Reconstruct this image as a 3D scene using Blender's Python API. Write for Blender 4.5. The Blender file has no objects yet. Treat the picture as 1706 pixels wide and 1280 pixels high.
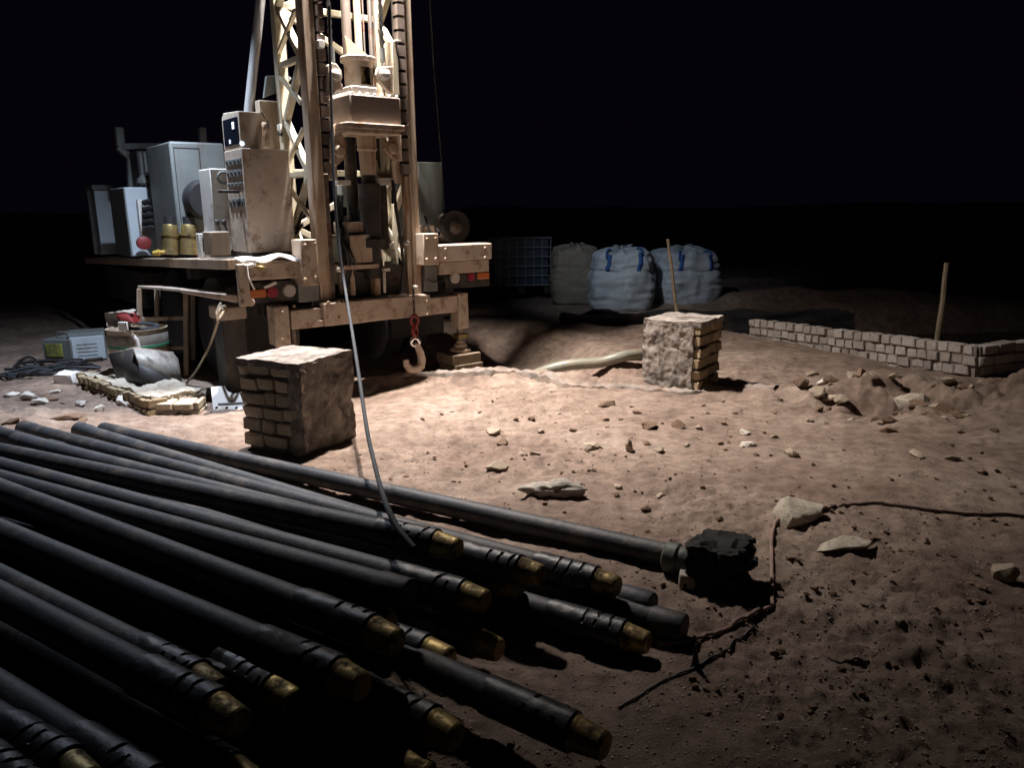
import bpy, bmesh, math, random
import numpy as np
from mathutils import Vector, Matrix
random.seed(7); rng = np.random.default_rng(11)
rad = math.radians

# ------------------------------------------------------------------ camera, sky, exposure
scn = bpy.context.scene
FOC, PITCH, ROLL, CAMH = 1282.0, rad(12.75), rad(-0.7), 1.6      # focal length in photo pixels (1706 wide)
cam = bpy.data.cameras.new('camera'); camo = bpy.data.objects.new('camera', cam)
scn.collection.objects.link(camo)
cam.sensor_width = 36; cam.lens = FOC / 1706 * 36; cam.clip_end = 2000
CM = Matrix.Rotation(math.pi / 2 - PITCH, 3, 'X') @ Matrix.Rotation(ROLL, 3, 'Z')
camo.matrix_world = Matrix.Translation((0, 0, CAMH)) @ CM.to_4x4()
scn.camera = camo
CP = Vector((0, 0, CAMH))

world = bpy.data.worlds.new('World'); scn.world = world; world.use_nodes = True
bg = world.node_tree.nodes['Background']
bg.inputs[0].default_value = (0.0014, 0.00095, 0.0026, 1); bg.inputs[1].default_value = 1.0   # moonless night

scn.view_settings.view_transform = 'Standard'; scn.view_settings.look = 'None'
scn.view_settings.exposure = 0.0; scn.view_settings.gamma = 1.0
scn.cycles.use_denoising = True
scn.cycles.max_bounces = 6; scn.cycles.diffuse_bounces = 4; scn.cycles.glossy_bounces = 3
scn.cycles.sample_clamp_indirect = 6.0

# lamps of the drilling rig and an added one: (rig-local position, rig-local aim, watts, colour, cone deg, blend)
LAMPS = [
    ('main', (0.12, -0.08, 5.25), (1.45, -1.1, 0.0), 1600, (1.0, 0.91, 0.83), 106, 1.0),
    ('down', (-0.06, -0.08, 5.30), (0.15, -0.55, 0.0), 3600, (1.0, 0.90, 0.85), 88, 1.0),  # added narrow beam, steepens the falloff of the main pool
    ('mast', (0.12, 0.42, 5.4), (0.10, 0.42, 0.0), 95, (1.0, 0.93, 0.74), 40, 0.9),
    ('left', (-1.35, 0.95, 3.95), (-3.2, 1.3, 0.0), 1250, (0.72, 0.82, 1.0), 138, 1.0),
    ('right', (0.95, 0.20, 4.1), (5.9, 2.7, 0.9), 280, (0.70, 0.84, 1.0), 38, 1.0),
]

# ------------------------------------------------------------------ helpers
COL = scn.collection
def ray(px, py): return CM @ Vector(((px - 853) / FOC, -(py - 640) / FOC, -1.0))
def G(px, py, z=0.0):
    d = ray(px, py); return CP + d * ((z - CAMH) / d.z)
def DY(px, py, y):
    d = ray(px, py); return CP + d * (y / d.y)
def depth(p): return -(CM.transposed() @ (Vector(p) - CP)).z
def lerp(a, b, t): return a + (b - a) * t

# noise
def _hash(ix, iy, s):
    h = (ix.astype(np.int64) * 374761393 + iy.astype(np.int64) * 668265263 + s * 974634777) & 0xffffffff
    h = ((h ^ (h >> 13)) * 1274126177) & 0xffffffff
    return ((h ^ (h >> 16)) & 0xffff) / 65535.0 * 2 - 1
def vnoise(x, y, s=0):
    x = np.asarray(x, float); y = np.asarray(y, float)
    ix = np.floor(x); iy = np.floor(y); fx = x - ix; fy = y - iy
    fx = fx * fx * fx * (fx * (fx * 6 - 15) + 10); fy = fy * fy * fy * (fy * (fy * 6 - 15) + 10)
    a = _hash(ix, iy, s); b = _hash(ix + 1, iy, s); c = _hash(ix, iy + 1, s); d = _hash(ix + 1, iy + 1, s)
    return (a * (1 - fx) + b * fx) * (1 - fy) + (c * (1 - fx) + d * fx) * fy
def fbm(x, y, f, o=4, s=0, g=0.5):
    v = 0.0; a = 1.0
    for k in range(o):
        v = v + a * vnoise(x * f + 17.3 * k, y * f - 9.1 * k, s + k); a *= g; f *= 2.07
    return v
def sstep(a, b, x):
    t = np.clip((x - a) / (b - a), 0, 1); return t * t * (3 - 2 * t)

RX = [-6.0, -2.2, -1.45, 0.27, 1.27, 2.0, 2.81, 3.4]
RY = [7.6, 7.30, 7.15, 7.22, 6.98, 6.72, 6.42, 6.2]
def height(x, y):
    x = np.asarray(x, float); y = np.asarray(y, float)
    near = 1 - sstep(14, 30, y)
    z = 0.030 * fbm(x, y, 0.55, 3, 3) + near * (0.016 * fbm(x, y, 1.3, 3, 11) + 0.004 * fbm(x, y, 6.0, 3, 23))
    z = z + sstep(35, 80, y) * 1.6 * (0.6 + fbm(x, y, 0.018, 4, 101))
    z = z + near * 0.0022 * fbm(x, y, 26, 2, 31)
    # trampled hollows and raised clods
    n = vnoise(x * 3.1, y * 3.1, 51); z = z - near * 0.035 * np.clip(n - 0.42, 0, 1)
    n = fbm(x, y, 9.0, 2, 61); z = z + near * 0.022 * np.clip(n - 0.5, 0, 1)
    n = fbm(x, y, 15.0, 2, 71); z = z - near * 0.012 * np.clip(n - 0.55, 0, 1)
    rough = sstep(-0.1, 0.5, vnoise(x * 0.8 + 4, y * 0.8, 91)); z = z + near * rough * 0.013 * fbm(x, y, 15, 3, 95, 0.65)
    # the hard lip of the sump in front of the rig, and the hollow behind it
    yr = np.interp(x, RX, RY) + 0.05 * vnoise(x * 2.3, x * 0 + 2, 5)
    d = y - yr
    on = sstep(-1.7, -1.3, x) * (1 - sstep(3.0, 3.4, x))
    z = z + on * (0.075 + 0.03 * vnoise(x * 6, x * 0, 8)) * np.exp(-(d / 0.10) ** 2)
    z = z - 0.26 * sstep(0.05, 0.45, d) * (1 - sstep(1.9, 2.9, d)) * sstep(-2.4, -1.3, x) * (1 - sstep(0.55, 1.15, x))
    z = z + 0.13 * np.exp(-(((x - 0.95) / 0.45) ** 2 + ((y - 7.75) / 0.35) ** 2))
    # walled sump on the right
    a, b = np.array([3.0, 9.67]), np.array([4.3, 6.96]); c = np.array([6.8, 8.55])
    s1 = (x - a[0]) * (a[1] - b[1]) + (y - a[1]) * (b[0] - a[0]); s1 = s1 / np.hypot(*(b - a))
    s2 = -(x - b[0]) * (c[1] - b[1]) + (y - b[1]) * (c[0] - b[0]); s2 = s2 / np.hypot(*(c - b))
    z = z - 0.75 * sstep(0.12, 0.4, s1) * sstep(0.12, 0.4, s2) * (1 - sstep(11.2, 11.9, y - 0.1 * x))
    z = z - 0.4 * sstep(0.9, 1.6, x) * sstep(10.6, 10.9, y) * (1 - sstep(11.6, 12.0, y))
    z = z + 0.22 * np.exp(-((y - 15.0 - 0.08 * x) / 0.9) ** 2) * sstep(3.2, 4.5, x)
    z = z + 0.10 * np.exp(-((y - 10.2) / 0.35) ** 2) * sstep(-0.6, 0.2, x) * (1 - sstep(2.2, 2.7, x))
    z = z + (0.24 + 0.06 * vnoise(x * 1.5, y, 15)) * np.exp(-((y - 12.6 - 0.1 * x) / 0.35) ** 2) * sstep(2.0, 2.8, x)
    # mounds
    z = z + 0.24 * np.exp(-(((x - 4.5) / 0.75) ** 2 + ((y - 5.9) / 0.6) ** 2)) * (1 + 0.5 * fbm(x, y, 3.3, 3, 41))
    z = z + 0.10 * np.exp(-(((x - 3.3) / 0.5) ** 2 + ((y - 6.55) / 0.25) ** 2)) * (1 + 0.8 * fbm(x, y, 5, 3, 43))
    z = z + 0.075 * fbm(x, y, 5.5, 4, 45, 0.6) * np.exp(-(((x - 3.5) / 1.1) ** 2 + ((y - 6.15) / 0.55) ** 2))
    z = z - 0.15 * np.exp(-(((x - 2.95) / 0.28) ** 2 + ((y - 6.12) / 0.16) ** 2))
    z = z + 0.10 * np.exp(-(((x + 4.1) / 0.6) ** 2 + ((y - 5.8) / 0.35) ** 2)) * (1 + 0.5 * fbm(x, y, 3.3, 3, 47))
    return z
def gz(x, y): return float(height(np.array([x]), np.array([y]))[0])
def GG(px, py):
    z = 0.0
    for _ in range(5):
        p = G(px, py, z); z = gz(p.x, p.y)
    p.z = z; return p

def smooth(pts, n=6):
    pts = [Vector(p) for p in pts]; out = []
    for i in range(len(pts) - 1):
        a, b, c, d = pts[max(i-1, 0)], pts[i], pts[i+1], pts[min(i+2, len(pts)-1)]
        for k in range(n):
            t = k / n; out.append(0.5 * ((2*b) + (c-a)*t + (2*a-5*b+4*c-d)*t*t + (3*b-a-3*c+d)*t**3))
    out.append(pts[-1]); return out
class MB:
    def __init__(s): s.v = []; s.f = []
    def add(s, vs, fs):
        n = len(s.v); s.v += [tuple(v) for v in vs]; s.f += [tuple(i + n for i in f) for f in fs]; return s
    def box(s, x0, x1, y0, y1, z0, z1):
        x0, x1 = sorted((x0, x1)); y0, y1 = sorted((y0, y1)); z0, z1 = sorted((z0, z1))
        return s.add([(x0,y0,z0),(x1,y0,z0),(x1,y1,z0),(x0,y1,z0),(x0,y0,z1),(x1,y0,z1),(x1,y1,z1),(x0,y1,z1)],
                     [(0,3,2,1),(4,5,6,7),(0,1,5,4),(1,2,6,5),(2,3,7,6),(3,0,4,7)])
    def hexa(s, b, t):      # 4 bottom points, 4 top points
        return s.add(list(b) + list(t), [(0,3,2,1),(4,5,6,7),(0,1,5,4),(1,2,6,5),(2,3,7,6),(3,0,4,7)])
    def bar(s, p0, p1, w, h, up=(0, 0, 1)):
        p0, p1 = Vector(p0), Vector(p1); d = (p1 - p0).normalized(); a = d.cross(Vector(up))
        if a.length < 1e-4: a = d.cross(Vector((1, 0, 0)))
        a.normalize(); b = a.cross(d); a *= w / 2; b *= h / 2
        return s.hexa([p0 - a - b, p0 + a - b, p0 + a + b, p0 - a + b], [p1 - a - b, p1 + a - b, p1 + a + b, p1 - a + b])
    def cyl(s, p0, p1, r0, r1=None, n=16, cap=True):
        r1 = r0 if r1 is None else r1
        return s.lathe(p0, p1, [(0, r0), (1, r1)], n, cap)
    def lathe(s, p0, p1, prof, n=16, cap=True):     # prof: (t along axis, radius)
        p0, p1 = Vector(p0), Vector(p1); d = (p1 - p0); u = d.normalized()
        a = u.cross(Vector((0, 0, 1)) if abs(u.z) < 0.9 else Vector((1, 0, 0))).normalized(); b = u.cross(a)
        vs = []; fs = []
        for t, r in prof:
            c = p0 + d * t
            for k in range(n):
                q = 2 * math.pi * k / n; vs.append(c + (a * math.cos(q) + b * math.sin(q)) * r)
        m = len(prof)
        for i in range(m - 1):
            for k in range(n):
                k2 = (k + 1) % n; fs.append((i*n+k, i*n+k2, (i+1)*n+k2, (i+1)*n+k))
        if cap:
            fs.append(tuple(range(n - 1, -1, -1))); fs.append(tuple((m-1)*n + k for k in range(n)))
        return s.add(vs, fs)
    def tube(s, pts, r, n=8, flat=1.0):
        pts = [Vector(p) for p in pts]; m = len(pts); rs = r if isinstance(r, (list, tuple)) else [r] * m
        vs = []; fs = []; a = None
        for i, p in enumerate(pts):
            u = (pts[min(i+1, m-1)] - pts[max(i-1, 0)]).normalized()
            if a is None: a = u.cross(Vector((0.13, 0.21, 1)) if abs(u.z) < 0.9 else Vector((1, 0.1, 0))).normalized()
            a = (a - u * a.dot(u)).normalized(); b = u.cross(a)
            for k in range(n):
                q = 2 * math.pi * k / n; vs.append(p + (a * math.cos(q) * flat + b * math.sin(q)) * rs[i])
        for i in range(m - 1):
            for k in range(n):
                k2 = (k + 1) % n; fs.append((i*n+k, i*n+k2, (i+1)*n+k2, (i+1)*n+k))
        fs.append(tuple(range(n - 1, -1, -1))); fs.append(tuple((m-1)*n + k for k in range(n)))
        return s.add(vs, fs)
    def prism(s, poly, f0, f1):       # poly of 2d points, f0/f1 map 2d to 3d
        n = len(poly); vs = [f0(*p) for p in poly] + [f1(*p) for p in poly]
        return s.add(vs, [tuple(range(n - 1, -1, -1)), tuple(range(n, 2 * n))] + [(k, (k+1) % n, n + (k+1) % n, n + k) for k in range(n)])
    def torus(s, c, R_, r, ax=(0, 1, 0), n=20, m=8, arc=None, sx=1.0):
        c = Vector(c); u = Vector(ax).normalized(); a = u.cross(Vector((0, 0, 1)) if abs(u.z) < 0.9 else Vector((1, 0, 0))).normalized(); b = u.cross(a)
        if arc: return s.tube([c + a * math.cos(q) * R_ + b * math.sin(q) * R_ for q in np.linspace(arc[0], arc[1], n)], r, m)
        vs = []; fs = []
        for i in range(n):
            q = 2 * math.pi * i / n; e = a * math.cos(q) * sx + b * math.sin(q)
            for k in range(m):
                w = 2 * math.pi * k / m; vs.append(c + e * R_ + (e * math.cos(w) + u * math.sin(w)) * r)
        for i in range(n):
            for k in range(m): fs.append((i*m+k, ((i+1) % n)*m+k, ((i+1) % n)*m+(k+1) % m, i*m+(k+1) % m))
        return s.add(vs, fs)
    def mesh(s, name, mat, smooth=True):
        me = bpy.data.meshes.new(name); me.from_pydata(s.v, [], s.f); me.materials.append(mat)
        bm = bmesh.new(); bm.from_mesh(me); bmesh.ops.recalc_face_normals(bm, faces=bm.faces); bm.to_mesh(me); bm.free()
        if smooth:
            me.polygons.foreach_set('use_smooth', [True] * len(me.polygons)); me.set_sharp_from_angle(angle=rad(38))
        return me
    def build(s, name, mat, parent=None, bevel=0.0, smooth=True):
        o = bpy.data.objects.new(name, s.mesh(name, mat, smooth)); COL.objects.link(o)
        if parent: o.parent = parent
        if bevel:
            m = o.modifiers.new('edge', 'BEVEL'); m.width = bevel; m.segments = 2; m.limit_method = 'ANGLE'; m.angle_limit = rad(50)
            m.harden_normals = False
        return o
def tag(o, label=None, cat=None, group=None, kind=None):
    if label: o['label'] = label
    if cat: o['category'] = cat
    if group: o['group'] = group
    if kind: o['kind'] = kind
    return o
def empty(name, loc, rz=0.0):
    o = bpy.data.objects.new(name, None); COL.objects.link(o); o.location = loc; o.rotation_euler = (0, 0, rz); o.empty_display_size = 0.1
    return o

# ------------------------------------------------------------------ materials
def mat(name, col, rough=0.6, metal=0.0, var=0.25, scale=5.0, bump=0.15, bscale=60.0, dirt=None, damt=0.4, dscale=3.0,
        rnd=0.0, coat=0.0, streak=False, emit=None, estr=0.0, wavy=None, spec=0.5):
    m = bpy.data.materials.new(name); m.use_nodes = True; nt = m.node_tree; N = nt.nodes; L = nt.links
    b = N['Principled BSDF']; b.inputs['Roughness'].default_value = rough; b.inputs['Metallic'].default_value = metal
    b.inputs['Specular IOR Level'].default_value = spec
    if coat: b.inputs['Coat Weight'].default_value = coat
    tc = N.new('ShaderNodeTexCoord'); oi = N.new('ShaderNodeObjectInfo')
    off = N.new('ShaderNodeVectorMath'); off.operation = 'MULTIPLY_ADD'
    L.new(oi.outputs['Random'], off.inputs[0]); off.inputs[1].default_value = (37, 21, 53); L.new(tc.outputs['Object'], off.inputs[2])
    def noise(sc, det=5, ro=0.6):
        n = N.new('ShaderNodeTexNoise'); n.inputs['Scale'].default_value = sc; n.inputs['Detail'].default_value = det
        n.inputs['Roughness'].default_value = ro; L.new(off.outputs[0], n.inputs['Vector']); return n
    n1 = noise(scale)
    r1 = N.new('ShaderNodeMapRange'); r1.inputs['From Min'].default_value = 0.3; r1.inputs['From Max'].default_value = 0.7
    r1.inputs['To Min'].default_value = 1 - var; r1.inputs['To Max'].default_value = 1 + var; L.new(n1.outputs['Fac'], r1.inputs['Value'])
    val = r1.outputs['Result']
    if rnd:
        mr = N.new('ShaderNodeMapRange'); mr.inputs['To Min'].default_value = 1 - rnd; mr.inputs['To Max'].default_value = 1 + rnd
        L.new(oi.outputs['Random'], mr.inputs['Value']); mm = N.new('ShaderNodeMath'); mm.operation = 'MULTIPLY'
        L.new(val, mm.inputs[0]); L.new(mr.outputs['Result'], mm.inputs[1]); val = mm.outputs[0]
    vm = N.new('ShaderNodeVectorMath'); vm.operation = 'SCALE'; vm.inputs[0].default_value = col; L.new(val, vm.inputs['Scale'])
    out = vm.outputs[0]
    if dirt:
        n2 = noise(dscale, 8, 0.68)
        if streak:
            mp = N.new('ShaderNodeMapping'); mp.inputs['Scale'].default_value = (1.6, 1.6, 0.22); L.new(off.outputs[0], mp.inputs['Vector']); L.new(mp.outputs[0], n2.inputs['Vector'])
        r2 = N.new('ShaderNodeMapRange'); r2.inputs['From Min'].default_value = 0.62 - damt * 0.3
        r2.inputs['From Max'].default_value = 0.75 - damt * 0.25; L.new(n2.outputs['Fac'], r2.inputs['Value'])
        mx = N.new('ShaderNodeMix'); mx.data_type = 'RGBA'; L.new(r2.outputs['Result'], mx.inputs['Factor'])
        L.new(out, mx.inputs['A']); mx.inputs['B'].default_value = (*dirt, 1); out = mx.outputs['Result']
        if metal or rough < 0.55:
            r3 = N.new('ShaderNodeMapRange'); r3.inputs['To Min'].default_value = rough; r3.inputs['To Max'].default_value = 0.9
            L.new(r2.outputs['Result'], r3.inputs['Value']); L.new(r3.outputs['Result'], b.inputs['Roughness'])
    L.new(out, b.inputs['Base Color'])
    if bump:
        n3 = noise(bscale, 6, 0.65); bp = N.new('ShaderNodeBump'); bp.inputs['Strength'].default_value = bump; bp.inputs['Distance'].default_value = 0.01
        L.new(n3.outputs['Fac'], bp.inputs['Height']); L.new(bp.outputs['Normal'], b.inputs['Normal'])
    if emit:
        b.inputs['Emission Color'].default_value = (*emit, 1); b.inputs['Emission Strength'].default_value = estr
    return m

RUST = (0.16, 0.065, 0.025); DUST = (0.36, 0.27, 0.20); GRIME = (0.05, 0.04, 0.032)
M = dict(
    paint=mat('beige_paint', (0.47, 0.39, 0.315), 0.5, var=0.14, bump=0.05, bscale=30, dirt=(0.22, 0.15, 0.10), damt=0.34, dscale=8),
    rustpaint=mat('rusty_beige_paint', (0.43, 0.345, 0.26), 0.55, var=0.12, bump=0.12, dirt=(0.24, 0.125, 0.06), damt=0.38, dscale=7, streak=True),
    lattice=mat('cream_paint', (0.44, 0.395, 0.295), 0.5, var=0.12, bump=0.05, dirt=(0.33, 0.25, 0.15), damt=0.25, dscale=12),
    white=mat('white_paint', (0.62, 0.60, 0.56), 0.5, var=0.08, bump=0.04, dirt=(0.40, 0.32, 0.25), damt=0.3, dscale=6),
    gearbox=mat('brown_gearbox_paint', (0.17, 0.135, 0.115), 0.55, var=0.1, bump=0.06, dirt=(0.09, 0.07, 0.055), damt=0.35),
    grey=mat('grey_green_paint', (0.15, 0.165, 0.16), 0.55, var=0.12, bump=0.05, dirt=(0.12, 0.105, 0.09), damt=0.3, dscale=7, streak=True),
    steel=mat('dull_steel', (0.20, 0.18, 0.17), 0.5, 0.6, var=0.25, bump=0.1, dirt=RUST, damt=0.4, dscale=8),
    rod=mat('bright_ram_rod', (0.8, 0.8, 0.8), 0.32, 0.6, var=0.05, bump=0.0),
    chrome=mat('polished_steel', (0.75, 0.76, 0.78), 0.12, 1.0, var=0.05, bump=0.0),
    dark=mat('dark_steel', (0.035, 0.032, 0.032), 0.55, var=0.3, bump=0.1, dirt=(0.10, 0.08, 0.06), damt=0.35),
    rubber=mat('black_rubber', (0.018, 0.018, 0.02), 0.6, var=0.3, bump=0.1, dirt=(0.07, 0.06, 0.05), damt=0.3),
    brass=mat('brass', (0.42, 0.32, 0.14), 0.35, 0.8, var=0.2, bump=0.05, dirt=(0.12, 0.09, 0.05), damt=0.35),
    red=mat('red_paint', (0.20, 0.025, 0.025), 0.5, var=0.2, bump=0.05, dirt=GRIME, damt=0.3),
    redlens=mat('red_lens', (0.28, 0.02, 0.04), 0.4, var=0.1, bump=0), orange=mat('orange_lens', (0.50, 0.15, 0.04), 0.4, var=0.1, bump=0),
    clear=mat('clear_lens', (0.48, 0.45, 0.43), 0.35, var=0.1, bump=0.0), yellow=mat('yellow_plastic', (0.40, 0.27, 0.05), 0.5, var=0.15, dirt=GRIME, damt=0.3),
    blueplate=mat('pale_blue_panel', (0.44, 0.50, 0.54), 0.5, var=0.06, bump=0.02, dirt=(0.3, 0.28, 0.25), damt=0.25),
    led=mat('white_led', (0.8, 0.85, 0.9), 0.3, emit=(0.75, 0.88, 1.0), estr=1.3, bump=0), lens=mat('lit_lamp_glass', (0.9, 0.9, 0.9), 0.3, emit=(1, 0.93, 0.85), estr=12.0, bump=0),  # first one: emission stands in for lamp reflections on the monitor
    screen=mat('dark_glass', (0.01, 0.012, 0.02), 0.08, var=0.1, bump=0),
    pipe=mat('drill_pipe_steel', (0.022, 0.026, 0.033), 0.58, 0.0, var=0.5, scale=5, bump=0.3, bscale=45, dirt=(0.075, 0.066, 0.058), damt=0.42, dscale=7, rnd=0.3),
    pipegreen=mat('weathered_green_pipe', (0.070, 0.080, 0.066), 0.55, 0.1, var=0.4, scale=5, bump=0.3, bscale=45, dirt=(0.16, 0.13, 0.105), damt=0.45, dscale=5, rnd=0.15),
    sleeve=mat('black_wrap', (0.020, 0.021, 0.024), 0.42, var=0.4, scale=12, bump=0.3, bscale=30, dirt=(0.07, 0.06, 0.05), damt=0.25, rnd=0.2),
    cap=mat('golden_thread_end', (0.38, 0.28, 0.10), 0.42, 0.45, var=0.35, scale=12, bump=0.2, dirt=(0.10, 0.07, 0.035), damt=0.5, dscale=16, rnd=0.25),
    capdark=mat('greasy_pipe_face', (0.06, 0.035, 0.02), 0.5, 0.2, var=0.4, scale=20, bump=0.2),
    brick=mat('pale_clay_brick', (0.54, 0.46, 0.34), 0.9, var=0.3, scale=14, bump=0.7, bscale=50, dirt=(0.22, 0.18, 0.14), damt=0.25, dscale=9, rnd=0.25, spec=0.2),
    ybrick=mat('yellow_clay_brick', (0.40, 0.315, 0.20), 0.9, var=0.3, scale=14, bump=0.7, bscale=50, dirt=(0.18, 0.12, 0.08), damt=0.35, dscale=9, rnd=0.3, spec=0.2),
    mortar=mat('grey_mortar', (0.22, 0.19, 0.165), 0.95, var=0.35, scale=9, bump=0.8, bscale=35, spec=0.2),
    plaster=mat('smeared_cement', (0.29, 0.255, 0.225), 0.95, var=0.45, scale=8, bump=1.0, bscale=34, dirt=(0.11, 0.095, 0.085), damt=0.5, dscale=6, spec=0.2),
    wallbrick=mat('whitewashed_brick', (0.50, 0.45, 0.41), 0.9, var=0.3, scale=12, bump=0.8, bscale=45, dirt=(0.27, 0.21, 0.18), damt=0.42, dscale=9, rnd=0.25, spec=0.2),  # pale brick tone with darker tan blotches
    grit=mat('pale_grit', (0.33, 0.265, 0.215), 0.95, var=0.5, scale=3, bump=0, spec=0.15),
    mud=mat('black_mud', (0.016, 0.014, 0.013), 0.8, var=0.4, scale=10, bump=0.6, bscale=30, spec=0.3),
    cage=mat('galvanised_cage', (0.34, 0.37, 0.40), 0.5, 0.3, var=0.15),
    brownhose=mat('brown_hose', (0.09, 0.058, 0.048), 0.6, var=0.25),
    lip=mat('pale_cement_lip', (0.22, 0.19, 0.165), 0.95, var=0.4, scale=11, bump=1.0, bscale=30, dirt=(0.29, 0.22, 0.18), damt=0.6, dscale=5, spec=0.2),
    stone=mat('pale_stone', (0.36, 0.30, 0.23), 0.9, var=0.3, scale=10, bump=0.6, bscale=40, dirt=DUST, damt=0.4, rnd=0.35, spec=0.2),
    palerock=mat('pale_rock', (0.48, 0.43, 0.35), 0.9, var=0.25, scale=8, bump=0.6, bscale=30, dirt=(0.28, 0.22, 0.17), damt=0.4, rnd=0.15, spec=0.2),
    hopper=mat('scuffed_plate', (0.36, 0.33, 0.29), 0.55, 0.2, var=0.25, scale=8, dirt=(0.16, 0.13, 0.11), damt=0.45, dscale=6),
    whitestone=mat('white_stone', (0.62, 0.57, 0.50), 0.9, var=0.2, scale=10, bump=0.5, bscale=40, rnd=0.2, spec=0.2),
    clod=mat('brown_clod', (0.20, 0.135, 0.095), 0.95, var=0.35, scale=10, bump=0.7, bscale=40, rnd=0.35, spec=0.15),
    wood=mat('weathered_wood', (0.20, 0.155, 0.105), 0.8, var=0.35, scale=9, bump=0.3), rope=mat('pale_rope', (0.42, 0.34, 0.24), 0.9, var=0.3, scale=60),
    hose=mat('grey_hose', (0.045, 0.05, 0.056), 0.75, var=0.2, bump=0.1, spec=0.2), pinkhose=mat('pink_brown_hose', (0.26, 0.165, 0.135), 0.6, var=0.25),
    bighose=mat('cream_hose', (0.20, 0.195, 0.155), 0.4, var=0.2, bump=0.1, dirt=(0.25, 0.2, 0.12), damt=0.35),
    bagblue=mat('pale_blue_woven_sack', (0.50, 0.545, 0.59), 0.75, var=0.12, bump=0.25, bscale=25, dirt=(0.26, 0.28, 0.30), damt=0.3, dscale=2),
    bagbrown=mat('dusty_brown_woven_sack', (0.27, 0.23, 0.18), 0.85, var=0.15, bump=0.25, bscale=25),
    strap=mat('blue_strap', (0.03, 0.11, 0.34), 0.7, var=0.15), tank=mat('blue_grey_tank', (0.06, 0.09, 0.14), 0.5, var=0.15),
    cloth=mat('grey_cloth', (0.30, 0.27, 0.23), 0.9, var=0.4, scale=14, bump=0.4), whitecloth=mat('white_cloth', (0.75, 0.73, 0.72), 0.8, var=0.1),
    green=mat('green_stripe', (0.05, 0.30, 0.17), 0.5), genyel=mat('yellow_green_machine', (0.28, 0.29, 0.06), 0.5, var=0.2, dirt=GRIME, damt=0.35),
)

def ground_material():
    m = bpy.data.materials.new('sandy_ground'); m.use_nodes = True; nt = m.node_tree; N = nt.nodes; L = nt.links
    b = N['Principled BSDF']; b.inputs['Roughness'].default_value = 0.95; b.inputs['Specular IOR Level'].default_value = 0.15
    tc = N.new('ShaderNodeTexCoord')
    def noise(sc, det=6, ro=0.6):
        n = N.new('ShaderNodeTexNoise'); n.inputs['Scale'].default_value = sc; n.inputs['Detail'].default_value = det; n.inputs['Roughness'].default_value = ro
        L.new(tc.outputs['Object'], n.inputs['Vector']); return n
    cr = N.new('ShaderNodeValToRGB'); e = cr.color_ramp.elements
    e[0].position = 0.30; e[0].color = (0.20, 0.150, 0.124, 1); e[1].position = 0.72; e[1].color = (0.45, 0.37, 0.31, 1)
    e.new(0.5).color = (0.335, 0.258, 0.21, 1)
    n1 = noise(1.1, 9, 0.66); L.new(n1.outputs['Fac'], cr.inputs['Fac'])
    n2 = noise(9, 8, 0.7); cr2 = N.new('ShaderNodeValToRGB'); e = cr2.color_ramp.elements
    e[0].position = 0.33; e[0].color = (0.55, 0.52, 0.50, 1); e[1].position = 0.60; e[1].color = (1.08, 1.05, 1.02, 1)
    L.new(n2.outputs['Fac'], cr2.inputs['Fac'])
    mx = N.new('ShaderNodeMix'); mx.data_type = 'RGBA'; mx.blend_type = 'MULTIPLY'; mx.inputs['Factor'].default_value = 1.0
    L.new(cr.outputs['Color'], mx.inputs['A']); L.new(cr2.outputs['Color'], mx.inputs['B'])
    n6 = noise(0.75, 5, 0.55); r6 = N.new('ShaderNodeMapRange'); r6.inputs['From Min'].default_value = 0.54; r6.inputs['From Max'].default_value = 0.68; r6.inputs['To Max'].default_value = 0.5
    L.new(n6.outputs['Fac'], r6.inputs['Value']); mx0 = N.new('ShaderNodeMix'); mx0.data_type = 'RGBA'; L.new(r6.outputs['Result'], mx0.inputs['Factor']); L.new(mx.outputs['Result'], mx0.inputs['A']); mx0.inputs['B'].default_value = (0.17, 0.105, 0.08, 1); mx = mx0
    # dark crumbs
    n4 = noise(38, 3, 0.6); r = N.new('ShaderNodeMapRange'); r.inputs['From Min'].default_value = 0.64; r.inputs['From Max'].default_value = 0.70
    r.inputs['To Max'].default_value = 0.55; L.new(n4.outputs['Fac'], r.inputs['Value'])
    mx2 = N.new('ShaderNodeMix'); mx2.data_type = 'RGBA'; L.new(r.outputs['Result'], mx2.inputs['Factor']); L.new(mx.outputs['Result'], mx2.inputs['A'])
    mx2.inputs['B'].default_value = (0.11, 0.078, 0.058, 1); L.new(mx2.outputs['Result'], b.inputs['Base Color'])
    n3 = noise(70, 12, 0.8); bp = N.new('ShaderNodeBump'); bp.inputs['Strength'].default_value = 1.0; bp.inputs['Distance'].default_value = 0.02
    L.new(n3.outputs['Fac'], bp.inputs['Height'])
    bp2 = N.new('ShaderNodeBump'); bp2.inputs['Strength'].default_value = 0.35; bp2.inputs['Distance'].default_value = 0.02
    n5 = noise(13, 6, 0.6); L.new(n5.outputs['Fac'], bp2.inputs['Height']); L.new(bp2.outputs['Normal'], bp.inputs['Normal'])
    L.new(bp.outputs['Normal'], b.inputs['Normal'])
    return m
M['ground'] = ground_material()

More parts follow.
